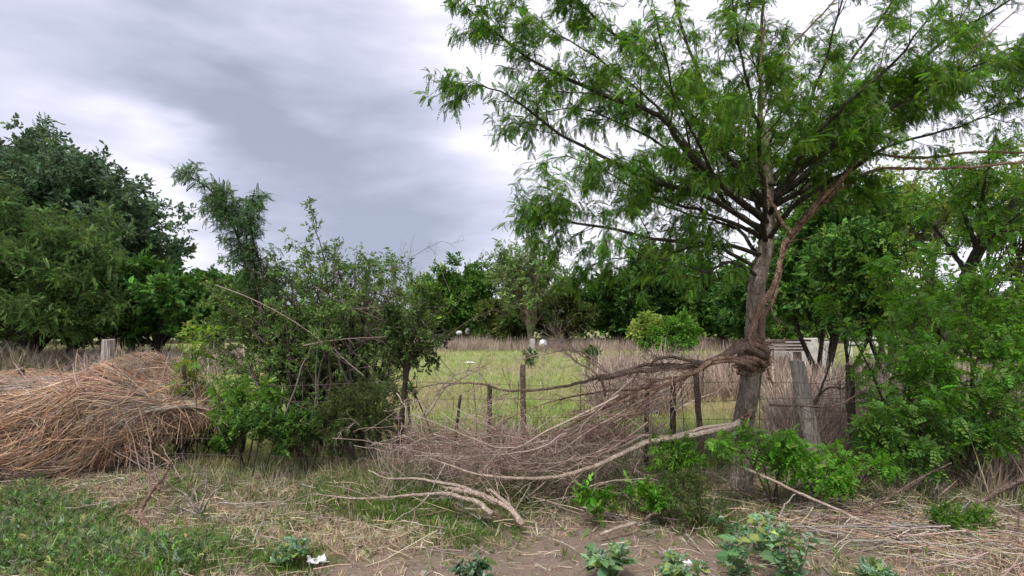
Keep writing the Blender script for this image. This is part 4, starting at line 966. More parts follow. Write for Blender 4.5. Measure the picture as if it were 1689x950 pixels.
# ------------------------------------------------------------------ thorny bush and neighbours
def thorny_bush():
    rng = np.random.default_rng(700)
    base = gp(560, 7.0); base[2] = terrain(base[0], base[1]) - .05
    root = thing('thorny_bush', base, 'large thorny bush with small leaves and dry twigs, left of centre', 'bush')
    lobes = [pb(540, 480, 7.3, 130, 80, 1.0, 34), pb(430, 500, 7.2, 90, 70, .9, 18), pb(625, 475, 7.3, 60, 75, .8, 16), pb(560, 600, 7.0, 150, 70, .9, 24), pb(410, 590, 6.9, 70, 60, .7, 12), pb(685, 580, 7.0, 30, 50, .4, 4), pb(520, 680, 6.8, 110, 30, .6, 10), pb(560, 420, 7.4, 110, 40, .7, 12), pb(405, 450, 7.3, 55, 55, .6, 14), pb(370, 540, 7.0, 50, 60, .5, 10)]
    L1, R1 = [], []
    for b in lobes:
        for q in range(int(b[6])):
            d = nrm(rng.normal(size=3)); t = np.array(b[:3]) + d * np.array(b[3:6]) * rng.uniform(.4, 1.)
            s = base + np.array([rng.normal() * .45, rng.normal() * .25, rng.uniform(0, .5)])
            t[2] = max(t[2], .15); L1.append(bez(s, t, 10, .22, rng, .10)); R1.append(rng.uniform(.010, .03) * (1 - .8 * np.linspace(0, 1, 10)))
    L1, R1 = np.array(L1), np.array(R1)
    mt = MB(); tubes(mt, L1, R1, 5, palette(rng, len(L1), [(.07, .055, .042), (.16, .13, .105), (.10, .08, .06)], .2))
    # stout dark stems
    for ctrl, r in (([(475, 745, 6.7), (472, 690, 6.75), (478, 620, 6.8), (470, 540, 6.9), (455, 470, 7.0)], .028), ([(565, 760, 6.9), (570, 700, 6.9), (565, 620, 7.0), (580, 540, 7.1), (560, 450, 7.2)], .04), ([(520, 750, 6.9), (505, 690, 7), (500, 600, 7.1), (520, 500, 7.2)], .03), ([(600, 740, 7), (610, 680, 7), (600, 600, 7.1), (640, 500, 7.2)], .028)):
        limb(mt, rng, ctrl, r, r * .4, 30, 7, .012, C=(.06, .048, .038))
    mt.build('stems', M['twig'], root)
    P2, R2 = sprout(rng, L1, R1, 700, .42, .4, .3, 1., .8, 50, 16, 6, .2, (0, 0, .05), .6, .003)
    P3, R3 = sprout(rng, P2, R2, 2600, .2, .4, .15, 1., .8, 50, 16, 5, .22, (0, 0, 0), .6, .002)
    mw = MB(); tubes(mw, P2, R2, 4, palette(rng, len(P2), [(.13, .10, .08), (.22, .18, .15), (.08, .065, .05)], .2)); tubes(mw, P3, R3, 3, palette(rng, len(P3), [(.14, .11, .085), (.22, .18, .15)], .2))
    # dry arching bare twigs, mostly right side
    D1, DR = [], []
    for k in range(46):
        s = P(rng.normal(610, 60), rng.normal(580, 50), rng.uniform(6.4, 7.0)); t = P(rng.normal(650, 80), rng.normal(500, 90), rng.uniform(6.2, 7.2)); t[2] = min(t[2], 2.75); D1.append(bez(s, t, 9, rng.uniform(-.3, .35), rng, .2)); DR.append(.0045 * (1 - .7 * np.linspace(0, 1, 9)))
    for ctrl in ([(355, 470, 6.4), (420, 495, 6.35), (500, 540, 6.3), (560, 590, 6.3)], [(500, 570, 6.3), (560, 560, 6.3), (640, 555, 6.35)], [(390, 685, 6.1), (450, 692, 6.1), (520, 698, 6.1)], [(600, 620, 6.3), (560, 585, 6.3), (520, 540, 6.3)]):
        p = resample([P(*c) for c in ctrl], 9); D1.append(p); DR.append(.0075 * (1 - .6 * np.linspace(0, 1, 9)))
    D1, DR = np.array(D1), np.array(DR); D2, D2R = sprout(rng, D1, DR, 520, .26, .35, .1, 1, .9, 50, 15, 6, .28, (0, 0, 0), .6, .0018)
    dc = [(.25, .195, .165), (.32, .255, .22), (.19, .145, .12)]
    tubes(mw, D1, DR, 5, palette(rng, len(D1), dc, .15)); tubes(mw, D2, D2R, 3, palette(rng, len(D2), dc, .15))
    # upright top shoots
    for k in range(16):
        x = rng.uniform(430, 680); y0 = 430; s = P(x, y0, 7.3); t = P(x + rng.normal() * 15, rng.uniform(345, 385), 7.3)
    T2, T2R = sprout(rng, L1[-14:], R1[-14:], 60, .45, .25, .6, 1., .8, 30, 12, 6, .12, (0, 0, .2), .6, .0025); tubes(mw, T2, T2R, 4, (.12, .1, .08)); mw.build('twigs', M['twig'], root)

    ml = MB(); A, _ = cat_levels([P2, P3, P3, P3, T2], [R2, R3, R3, R3, T2R], 5)
    leaves(ml, rng, A, 22000, TC, .056, .28, [(.13, .225, .055), (.10, .185, .05), (.17, .275, .075), (.23, .33, .105)], .1, 1., .8, .1, 1., .25)
    ml.build('foliage', M['leaf_dull'], root)

    # plume-like shoot behind
    sapling('plume_tree', 'slender tree with a plume of fine leaves bending left against the sky', 'tree', gp(470, 6.9), [[P(440, 560, 7.0), P(405, 440, 7.0), P(385, 370, 7.0), P(350, 315, 6.95), P(290, 280, 6.9)], [P(430, 520, 7.1), P(410, 420, 7.1), P(400, 350, 7.1), P(375, 315, 7.1)], [P(450, 540, 7.0), P(430, 440, 7.05), P(412, 370, 7.1), P(420, 312, 7.1)], [P(430, 500, 6.9), P(395, 400, 6.9), P(370, 350, 6.9), P(350, 340, 6.9)]],
            701, .018, 110, .28, 260, .14, 3200, .085, TP_FINE, [(.085, .165, .06), (.07, .14, .05), (.11, .19, .075)], t0=.3, trop=(-.03, 0, .04), droop=.35, flat=0.)
    G = 'leafy saplings along the left of the fence'
    sapling('sapling', 'bright yellow-green sapling beside a thin fence stake right of the straw heap', 'sapling', gp(312, 6.6), [[P(315, 610, 6.6), P(318, 540, 6.6)], [P(325, 590, 6.6), P(345, 545, 6.6)]], 710, .010, 24, .24, 40, .13, 380, .085, TP_WIDE, YELG + BRIGHT[:1], group=G)
    sapling('sapling', 'dense bright green sapling low in the left side of the thorny bush', 'sapling', gp(410, 6.3), [[P(400, 660, 6.2), P(390, 625, 6.15)], [P(430, 670, 6.2), P(450, 640, 6.1)], [P(380, 690, 6.1), P(360, 650, 6.1)]], 711, .010, 40, .24, 80, .13, 700, .075, TP_WIDE, BRIGHT + MIDG, group=G)
    sapling('low_shrub', 'dark leafy shrub tucked against the right end of the straw heap, filling its hollow in place of shade', 'shrub', gp(335, 6.9), [[P(330, 715, 6.9), P(312, 685, 6.9)], [P(350, 700, 6.9), P(355, 660, 6.9)], [P(310, 730, 6.8), P(290, 712, 6.8)], [P(360, 720, 6.7), P(395, 690, 6.6)]], 712, .008, 70, .22, 130, .14, 1700, .08, TP_WIDE, DARKG + DARKG + MIDG)  # enlarged, with dark leaves standing in for shade in the heap's hollow
    sapling('low_shrub', 'low green shrub under the thorny bush beside the bare soil', 'shrub', gp(440, 5.9), [[P(430, 710, 5.8), P(420, 690, 5.7)], [P(460, 715, 5.8), P(500, 700, 5.8)]], 713, .008, 50, .26, 110, .14, 1000, .065, TC, MIDG + DARKG)
    sapling('low_shrub', 'wispy olive undergrowth shrub below the right half of the thorny bush', 'shrub', gp(600, 6.1), [[P(600, 690, 6), P(590, 640, 6)], [P(630, 700, 6), P(650, 650, 5.9)], [P(560, 700, 6), P(550, 660, 5.9)]], 714, .007, 90, .3, 200, .18, 1500, .065, TC_N, [(.10, .14, .045), (.08, .12, .035), (.13, .17, .06)])
    sapling('low_shrub', 'tangled dark green undergrowth at the foot of the thorny bush', 'shrub', gp(520, 6.2), [[P(500, 720, 6.2), P(480, 680, 6.2)], [P(530, 715, 6.2), P(545, 670, 6.2)], [P(550, 730, 6.0), P(580, 705, 6.0)], [P(490, 735, 6.0), P(450, 715, 6.0)]], 715, .008, 70, .26, 150, .14, 1000, .06, TC, [(.13, .20, .055), (.10, .17, .05), (.17, .23, .07)], leafmat='leaf_dull')
    # thin tree with bare lower trunk
    sapling('thin_tree', 'thin tree with bare leaning stem at the right end of the thorny bush', 'tree', gp(662, 6.4), [[P(670, 620, 6.4), P(680, 560, 6.4), P(700, 500, 6.4)], [P(672, 615, 6.4), P(690, 580, 6.35), P(725, 570, 6.3)], [P(668, 630, 6.4), P(660, 570, 6.5), P(650, 520, 6.5)]], 720, .03, 50, .35, 120, .18, 1000, .075, TC, [(.07, .12, .03), (.05, .09, .025), (.10, .15, .05)], t0=.4, leafmat='leaf_dull')
    # tuft bushes in the meadow
    for px, Y, lb in ((874, 22, 'small dark green bush alone in the middle of the field'), (977, 15, 'dark green shrub at the left edge of the tall dry weeds')):
        sapling('meadow_bush', lb, 'bush', gp(px, Y), [[P(px, 590 if Y > 20 else 585, Y)], [P(px - 6, 588, Y)], [P(px + 6, 588, Y)]] if False else [[P(px, 590, Y), P(px, 578 if Y > 20 else 572, Y)], [P(px - 5, 592, Y), P(px - 9, 582, Y)], [P(px + 5, 592, Y), P(px + 9, 582, Y)]],
                int(px), .012, 60, .16, 60, .08, 700, .09, TC_N, DARKG, t0=.1)


thorny_bush()


# ------------------------------------------------------------------ fence
def fence():
    rng = np.random.default_rng(800)
    YF = 6.3; o = gp(CX, YF)
    root = thing('wire_fence', o, 'old wire fence with leaning wooden posts running across the picture', 'fence')
    posts = [(40, 6.4, .035, 1.15, .03, 'd'), (310, 6.45, .035, 1.2, -.02, 'd'), (755, 6.25, .02, .85, .03, 'd'), (808, 6.3, .028, .95, .0, 'd'), (865, 6.15, .034, 1.2, -.01, 'g'), (1105, 6.3, .035, 1.05, .02, 'd'), (1150, 6.2, .036, 1.25, -.03, 'g'),
             (1400, 6.05, .05, 1.2, .0, 'd'), (1560, 6.2, .04, 1.15, .02, 'd'), (1060, 6.35, .03, .95, .02, 'd')]
    for (px, Y, r, h, ln, kd) in posts:
        b = gp(px, Y); z0 = terrain(b[0], b[1]); K = 14; u = np.linspace(0, 1, K)
        p = np.stack([b[0] + ln * u + .012 * np.cumsum(rng.normal(size=K)) * .5, b[1] + 0 * u, z0 - .08 + (h + .08) * u], 1)
        mb = MB(); tubes(mb, p, r * (1 - .15 * u) * (1 + .05 * rng.normal(size=K)), 9, caps=True, rng=rng, rough=.08)
        mb.build('post', M['bark_dark' if kd == 'd' else 'bark_dead'], root)
    # round wooden post leaning left
    for (px0, px1, Y, r, ht, lb) in ((1342, 1314, 6.5, .088, 1.29, 'thick round weathered grey post leaning left'), (182, 177, 7.0, .075, 1.53, 'squat pale grey post behind the straw heap')):
        K = 40; S = 20; u = np.linspace(0, 1, K); a = gp(px0, Y); z0 = terrain(a[0], a[1]) - .1; b = P(px1, 600, Y)
        cx = a[0] + (b[0] - a[0]) * u; cz = z0 + (ht - z0) * u; an = np.arange(S) * 2 * pi / S
        R = r * (1.08 - .16 * u)[:, None] * (1 + .03 * np.sin(7 * an) + .02 * np.sin(13 * an + 1) + .01 * rng.normal(size=(K, S)))
        crack = (np.abs(np.angle(np.exp(1j * (an - 4.9)))) < .17)[None] & (u < .75)[:, None]; R = np.where(crack, R * .88, R)
        V = np.stack([cx[:, None] + R * np.cos(an), Y + R * np.sin(an), cz[:, None] + .006 * np.sin(2 * an) * (u > .97)[:, None]], -1)
        i = np.arange(K * S).reshape(K, S); F = np.stack([i[:-1], np.roll(i[:-1], -1, 1), np.roll(i[1:], -1, 1), i[1:]], -1).reshape(-1, 4)
        V = V.reshape(-1, 3); c = len(V); V = np.vstack([V, [cx[-1], Y, cz[-1] + .004]]); top = np.stack([i[-1], np.roll(i[-1], -1), np.full(S, c), np.full(S, c)], -1)
        mb = MB(); mb.add(V, np.vstack([F, top]), None, False); q = mb.build('post', M['wood_post'], root); q['label'] = lb
    mw, T = mat('wire'); b = T.n('ShaderNodeBsdfPrincipled', Base_Color=(.16, .13, .11, 1), Roughness=.6, Metallic=.6); T.n('ShaderNodeOutputMaterial', Surface=b.outputs[0])
    xs = np.linspace(-7.2, 7.4, 240)
    for z in (.28, .48, .68, .88, 1.06):
        p = np.stack([xs, np.full(240, YF - .08) + .02 * np.sin(xs * 2), z + .018 * np.sin(xs * 1.7 + z * 9) - .02 * np.abs(np.sin(xs * .8 + z))], 1); mb = MB(); tubes(mb, p, np.full(240, .0026), 4)
        for k in range(70):   # barbs
            c = p[int(rng.integers(1, 238))]; d = rng.normal(size=3); d = d / np.linalg.norm(d) * .018
            tubes(mb, np.stack([c - d, c, c + d]), np.array([.0012, .0016, .0012]), 3)
        mb.build('wire', mw, root)
    # wire mesh droppers (thin verticals)
    for x in np.arange(-5.5, 6, .62):
        mb = MB(); x += rng.normal() * .08; tubes(mb, np.array([[x, YF - .09, .2], [x + rng.normal() * .03, YF - .085, .6], [x + rng.normal() * .03, YF - .09, 1.08]]), np.array([.006, .005, .005]), 4); mb.build('dropper', mw, root)


fence()


# ------------------------------------------------------------------ straw heap
def straw_heap():
    rng = np.random.default_rng(900)
    o = np.array([-5.6, 6.5, 0.]); root = thing('straw_heap', o, 'big combed heap of reddish dry straw at the left edge', 'straw heap')
    def prof(x):
        zt = np.interp(x, [-9.5, -8.5, -7.2, -6.4, -5.9, -5.5, -5.0, -4.6, -4.2, -3.9, -3.68, -3.55], [.4, .85, .92, 1.0, 1.12, 1.08, 1.08, 1.28, 1.06, .93, .84, .72])
        zb = np.interp(x, [-9.5, -4.75, -4.4, -4.1, -3.8, -3.55], [-.05, -.05, .2, .42, .62, .72])
        ry = np.interp(x, [-9.5, -8.5, -6, -4.8, -4.2, -3.8, -3.55], [.3, .8, .95, .85, .6, .4, .16])
        return zt, zb, ry
    def surf(x, th, off=0.):
        zt, zb, ry = prof(x); lump = .11 * fnoise(x * 1.0, th * .8, 2.6, 4) + .05 * fnoise(x, th, 7, 14)
        c = (zt + zb) / 2; rz = (zt - zb) / 2
        k = 1 + lump + off
        return np.stack([x, 6.62 + .05 * (x + 5) - np.sign(np.sin(th)) * np.abs(np.sin(th)) ** .8 * ry * k, c + np.sign(np.cos(th)) * np.abs(np.cos(th)) ** .9 * rz * k], -1)
    xs = np.linspace(-9.4, -3.56, 110); th = np.linspace(0, 2 * pi, 72, endpoint=False); X, TH = np.meshgrid(xs, th, indexing='ij')
    V = surf(X, TH, -.10); i = np.arange(V.shape[0] * 72).reshape(-1, 72); F = np.stack([i[:-1], np.roll(i[:-1], -1, 1), np.roll(i[1:], -1, 1), i[1:]], -1)
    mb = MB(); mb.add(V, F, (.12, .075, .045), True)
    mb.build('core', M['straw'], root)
    n = 25000; K = 7
    NL = 300; lx = -3.5 - 5.0 * rng.random(NL); lt = rng.uniform(-1.3, 2.7, NL); lf = .40 + .6 * rng.normal(size=NL); lo = rng.uniform(-.12, .15, NL); lc = rng.normal(size=NL) * .22; lcurl = rng.normal(size=NL) * .5; lg = rng.random(NL) < .2
    k = rng.integers(0, NL, n); x = lx[k] + rng.normal(size=n) * .16; x = np.minimum(x, -3.5 - .05 * rng.random(n)); th0 = lt[k] + rng.normal(size=n) * .10; L = rng.uniform(.25, 1.0, n)
    u = np.linspace(0, 1, K)[None]; flow = lf[k] + rng.normal(size=n) * .13
    fl = flow[:, None] + lcurl[k][:, None] * u
    xx = x[:, None] + .12 - L[:, None] * u * np.cos(fl); tt = th0[:, None] + L[:, None] * u * np.sin(fl) * 1.1 + .10 * rng.normal(size=(n, 1)) * np.sin(u * 3)
    off = lo[k][:, None] * np.sin(pi * np.clip(u * .9 + .1, 0, 1)) + rng.uniform(-.07, .03, (n, 1)) + .09 * rng.normal(size=(n, 1)) * (u - .3) ** 2
    Q = surf(np.clip(xx, -9.3, -3.5), tt, off); Q[..., 2] = np.maximum(Q[..., 2], .012)
    cols = [(.48, .295, .18), (.56, .37, .225), (.38, .21, .125), (.64, .48, .33), (.50, .36, .27), (.18, .095, .06)]
    C = palette(rng, n, cols, .22) * np.exp(lc[k])[:, None]; C = np.where(lg[k][:, None], palette(rng, n, [(.44, .36, .31), (.36, .28, .23), (.54, .46, .39)], .18), C)
    ms = MB(); tubes(ms, Q, rng.uniform(.0016, .0042, (n, 1)) * (1 - .6 * u), 3, C)
    n = 7000; k = rng.integers(0, NL, n); x = np.minimum(lx[k] + rng.normal(size=n) * .4, -3.62); t0 = lt[k] + rng.normal(size=n) * .3; s = surf(x, t0, rng.uniform(-.03, .05, n)); nn = nrm(surf(x, t0, .2) - surf(x, t0, 0.))
    d = nrm(rng.normal(size=(n, 3)) * np.array([1, .5, .8]) + np.array([-.5, 0, -.1])); d = nrm(d - (d * nn).sum(1, keepdims=True) * nn * .85); L = rng.uniform(.06, .45, n)[:, None, None]
    Q = s[:, None] + d[:, None] * L * u[..., None] + rng.normal(size=(n, 1, 3)) * .16 * (u ** 2)[..., None] * L; Q[..., 2] = np.maximum(Q[..., 2], .01)
    tubes(ms, Q, rng.uniform(.0014, .0048, (n, 1)) * (1 - .4 * u), 3, palette(rng, n, cols + GREYC, .28))
    # frayed ends hanging at the right and the lower edge
    n = 1800; x = rng.uniform(-4.6, -3.5, n); t0 = rng.uniform(1.0, 2.4, n); s = surf(x, t0, -.05); d = nrm(np.stack([rng.normal(-.5, .4, n), -np.abs(rng.normal(.25, .2, n)), -np.abs(rng.normal(.6, .35, n))], 1)); L = rng.uniform(.1, .42, n)[:, None, None]
    Q = s[:, None] + d[:, None] * L * u[..., None] + rng.normal(size=(n, 1, 3)) * .10 * (u ** 2)[..., None] * L; Q[..., 2] = np.maximum(Q[..., 2], .01)
    tubes(ms, Q, rng.uniform(.0014, .003, (n, 1)) * (1 - .5 * u), 3, palette(rng, n, cols, .25))
    # ends poking out of the top and front skirt
    n = 3200; x = rng.uniform(-9, -3.8, n); t0 = rng.uniform(-.6, 2.9, n); s = surf(x, t0, -.03); d = nrm(np.stack([rng.normal(-.7, .5, n), -np.abs(rng.normal(.2, .3, n)), rng.normal(.02, .35, n)], 1)); L = rng.uniform(.1, .38, n)[:, None, None]
    Q = s[:, None] + d[:, None] * L * u[..., None] + np.array([0, 0, -.25]) * L * (u ** 2)[..., None]; Q[..., 2] = np.maximum(Q[..., 2], .01)
    tubes(ms, Q, rng.uniform(.0012, .0028, (n, 1)) * (1 - .5 * u), 3, palette(rng, n, cols + GREYC[:2], .25))
    ms.build('straw', M['straw'], root)
    # grey twig bundle on top
    root = thing('twig_bundle', P(205, 640, 6.3), 'bundle of grey bare twigs sticking up from the straw heap beside the pale post', 'twigs')
    mb = MB(); Ls = []
    for k in range(30):
        a = P(rng.normal(205, 28), rng.normal(655, 12), rng.uniform(6.0, 6.5)); e = P(rng.normal(205, 45), rng.normal(600, 22), rng.uniform(5.9, 6.6)); p = bez(a, e, 8, .15, rng, .1); r = .006 * (1 - .6 * np.linspace(0, 1, 8)); Ls.append((p, r)); tubes(mb, p, r, 5, GREYC[k % 3])
    twig_on(rng, mb, [q[0] for q in Ls], [q[1] for q in Ls], 120, .25, 220, .14, GREYC + TWIGC, (0, 0, 0), .0022, 40)
    mb.build('twigs', M['twig'], root)
    root = thing('twig_bundle', P(290, 780, 5.4), 'thin dry twigs fanned out under the overhanging right end of the straw heap', 'twigs'); mb = MB(); Ls = []
    for k in range(14):
        a = P(rng.normal(250, 25), rng.normal(790, 8), rng.uniform(5.2, 5.5)); e = P(rng.normal(255, 40), rng.normal(725, 20), rng.uniform(5.3, 5.6)); p = bez(a, e, 8, .1, rng, .1); r = .005 * (1 - .6 * np.linspace(0, 1, 8)); Ls.append((p, r)); tubes(mb, p, r, 5, TWIGC[k % 3])
    twig_on(rng, mb, [q[0] for q in Ls], [q[1] for q in Ls], 50, .2, 60, .1, TWIGC, (0, 0, 0), .002, 40); mb.build('twigs', M['twig'], root)


straw_heap()


# ------------------------------------------------------------------ foreground weeds
def t_broad():
    # lobed broad leaf, two rows either side of the midrib
    xs = [0, .12, .3, .42, .55, .68, .8, 1.0]; ws = [.02, .2, .36, .27, .33, .2, .2, 0.0]; V, F = [], []
    for x, w in zip(xs, ws):
        z = -.25 * x * x; V += [(x, w, z + w * .25), (x, 0, z), (x, -w, z + w * .25)]
    for k in range(7):
        b = 3 * k; F += [(b, b + 1, b + 4, b + 3), (b + 1, b + 2, b + 5, b + 4)]
    return np.array(V, float), np.array(F)


def weeds():
    rng = np.random.default_rng(950); TB = [t_broad()]
    spots = [(1005, 935, 3.78, .27, 'silvery broad-leaved weed in bloom left of the white paper scrap'), (1112, 945, 3.66, .17, 'low broad-leaved weed directly below the white paper scrap'), (1205, 935, 3.75, .40, 'left of the two tall blue-green broad-leaved weeds'), (1290, 935, 3.72, .40, 'right of the two tall blue-green broad-leaved weeds'),
             (775, 945, 3.72, .16, 'dark small broad-leaved weed at bottom centre'), (1435, 955, 3.62, .14, 'low grey-green weed by the bottom edge right of the tall pair'), (478, 945, 3.95, .20, 'leafy green weed left of the white litter'), (1250, 905, 4.1, .30, 'broad-leaved weed behind and between the tall pair')]
    for (px, py, Y, h, lb) in spots:
        b = gp(px, Y); b[2] = terrain(b[0], b[1]); root = thing('broadleaf_weed', b, lb, 'weed', 'broad-leaved weeds at the front of the verge')
        ns = int(rng.integers(6, 9)); S = []
        for k in range(ns):
            az = rng.uniform(0, 2 * pi); sp = rng.uniform(.02, .16); e = b + np.array([cos(az) * sp, sin(az) * sp, h * rng.uniform(.6, 1.1)]); S.append(resample([b, (b + e) / 2 + np.array([cos(az) * sp * .2, sin(az) * sp * .2, .02]), e], 8))
        S = np.array(S); ms = MB(); tubes(ms, S, np.full((ns, 8), .004) * (1 - .5 * np.linspace(0, 1, 8)), 5, (.14, .20, .09)); ms.build('stems', M['weed_leaf'], root)
        ml = MB(); cols = [(.16, .29, .13), (.12, .24, .095), (.20, .33, .18)] if 'dark' not in lb else [(.05, .12, .06), (.06, .14, .07)]
        leaves(ml, rng, S, ns * 16, TB + TC[:1], .058 if h < .25 else .072, .45, cols + [(cols[0][0] * 1.6, cols[0][1] * 1.15, cols[0][2] * .7)], .12, 1, 1.0, .15, 1.1, .22)
        tips = S[:, -1]
        for t in tips:
            n = 9; X = nrm(rng.normal(size=(n, 3)) + np.array([0, 0, .8])); Z = perp(rng, X); Yv = np.cross(Z, X)
            scatter(ml, t_simple(.55), np.repeat(t[None], n, 0) + rng.normal(size=(n, 3)) * .012, X, Yv, Z, rng.uniform(.02, .045, n), palette(rng, n, [(.26, .38, .26), (.36, .46, .36), (.18, .32, .16)], .15))
        ml.build('leaves', M['weed_leaf'], root)
    # lush low weeds, lower left: one mass
    mb = MB(); n = 15000; px = rng.uniform(-120, 620, n); Y = rng.uniform(3.5, 5.7, n); x = (px - CX) / FPX * Y
    P0, Q0 = proj(x, Y, np.zeros(n)); wgt = gauss(P0, Q0, [(0, 880, 190, 60, 1.2), (160, 930, 180, 55, 1.2), (300, 930, 90, 30, 1.), (480, 925, 45, 20, .8), (60, 840, 120, 30, .7), (360, 850, 40, 16, .4)]) + .55 * fnoise(x, Y, 3.5, 6) - .42 + .35 * fnoise(x, Y, 8.0, 13) - gauss(P0, Q0, [(335, 845, 60, 22, 1.5), (235, 850, 30, 30, .7)])
    k = rng.random(n) < wgt * .62; x, Y = x[k], Y[k]; n = len(x); wk = np.clip(wgt[k], .2, 1.2)
    Z = nrm(np.stack([rng.normal(size=n) * .35, rng.normal(size=n) * .35, np.ones(n)], 1)); pos = np.stack([x, Y, terrain(x, Y) + rng.uniform(0, .13, n) * wk], 1)
    az = rng.uniform(0, 2 * pi, n); X = nrm(np.stack([np.cos(az), np.sin(az), rng.uniform(.1, 1.2, n)], 1)); Yv = nrm(np.cross(Z, X)); Z = np.cross(X, Yv)
    C = palette(rng, n, [(.13, .24, .065), (.19, .30, .09), (.10, .19, .055), (.26, .34, .13), (.27, .34, .23), (.34, .33, .17)], .34); g = rng.integers(0, 4, n)
    for j, T in enumerate([TC_N[0], TUFT[0], TUFT[1], TC_N[1]]):
        m = g == j; scatter(mb, T, pos[m], X[m], Yv[m], Z[m], rng.uniform(.04, .12, m.sum()), C[m])
    tag(mb.build('ground_weeds', M['weed_leaf']), 'lush low green weeds carpeting the lower left of the verge', 'weeds', kind='stuff')
    # creeping green weeds in patches elsewhere
    mb = MB(); x, Y = view_pts(rng, 30000, 3.3, 6.9, 1.1, 0); g_, s_, d_, _f = zones(x, Y); k = rng.random(len(x)) < g_ * .16; x, Y = x[k], Y[k]; n = len(x)
    pos = np.stack([x, Y, terrain(x, Y) + rng.uniform(0, .05, n)], 1); az = rng.uniform(0, 2 * pi, n); X = nrm(np.stack([np.cos(az), np.sin(az), rng.uniform(.1, .9, n)], 1)); Z = nrm(np.stack([rng.normal(size=n) * .3, rng.normal(size=n) * .3, np.ones(n)], 1)); Yv = nrm(np.cross(Z, X)); Z = np.cross(X, Yv)
    scatter(mb, TC[1], pos, X, Yv, Z, rng.uniform(.04, .10, n), palette(rng, n, MIDG + BRIGHT[:1], .2))
    tag(mb.build('creeping_weeds', M['weed_leaf']), 'small creeping green weeds dotted among the verge grass', 'weeds', kind='stuff')


weeds()


# ------------------------------------------------------------------ litter, stones and far things
def solid_mat(name, c, rough=.6, noise=.15, scale=20.):
    m, T = mat(name); co = T.n('ShaderNodeTexCoord').outputs['Object']; nz = T.n('ShaderNodeTexNoise', Vector=co, Scale=scale, Detail=5.0, Roughness=.6).outputs[0]
    lo = tuple(q * (1 - noise * 2) for q in c); hi = tuple(min(q * (1 + noise), 1) for q in c)
    cc = T.ramp(nz, [(.35, lo), (.65, hi)]); bp = T.n('ShaderNodeBump', Height=nz, Strength=.4, Distance=.01)
    b = T.n('ShaderNodeBsdfPrincipled', Base_Color=cc, Roughness=rough, Normal=bp.outputs[0]); T.n('ShaderNodeOutputMaterial', Surface=b.outputs[0]); return m


def lump(mb, rng, c, r, n=10, m=14, amp=.2, flat=(1, 1, .6)):
    th = np.linspace(0, pi, n)[:, None]; ph = np.linspace(0, 2 * pi, m, endpoint=False)[None]; a = rng.normal(size=(5, 3)); p0 = rng.random(5) * 6
    d = np.stack([np.sin(th) * np.cos(ph), np.sin(th) * np.sin(ph), np.cos(th) * np.ones_like(ph)], -1)
    k = 1 + amp * sum(np.sin((d @ a[q]) * 2.2 + p0[q]) for q in range(5)) / 2.2
    V = np.asarray(c) + d * k[..., None] * r * np.array(flat); i = np.arange(n * m).reshape(n, m); F = np.stack([i[:-1], i[1:], np.roll(i[1:], -1, 1), np.roll(i[:-1], -1, 1)], -1)
    mb.add(V, F, None, False)


def box(mb, c, s, rz=0, bev=0.02):
    x, y, z = np.array(s) / 2; q = []
    b = min(bev, x * .4, y * .4, z * .4)
    ring = [(x - b, y), (x, y - b), (x, -y + b), (x - b, -y), (-x + b, -y), (-x, -y + b), (-x, y - b), (-x + b, y)]
    inn = [(x - b, y - b), (x - b, y - b), (x - b, -y + b), (x - b, -y + b), (-x + b, -y + b), (-x + b, -y + b), (-x + b, y - b), (-x + b, y - b)]
    V = [(p[0], p[1], -z + b) for p in ring] + [(p[0], p[1], z - b) for p in ring] + [(p[0], p[1], z) for p in inn] + [(0, 0, z), (0, 0, -z + b)]
    F = []
    for k in range(8):
        j = (k + 1) % 8; F += [(j, k, k + 8, j + 8), (j + 8, k + 8, k + 16, j + 16), (j + 16, k + 16, 24, 24), (k, j, 25, 25)]
    V = np.array(V, float); cz, sz = cos(rz), sin(rz); V = V @ np.array([[cz, sz, 0], [-sz, cz, 0], [0, 0, 1]]) + np.asarray(c); mb.add(V, F, None, False)


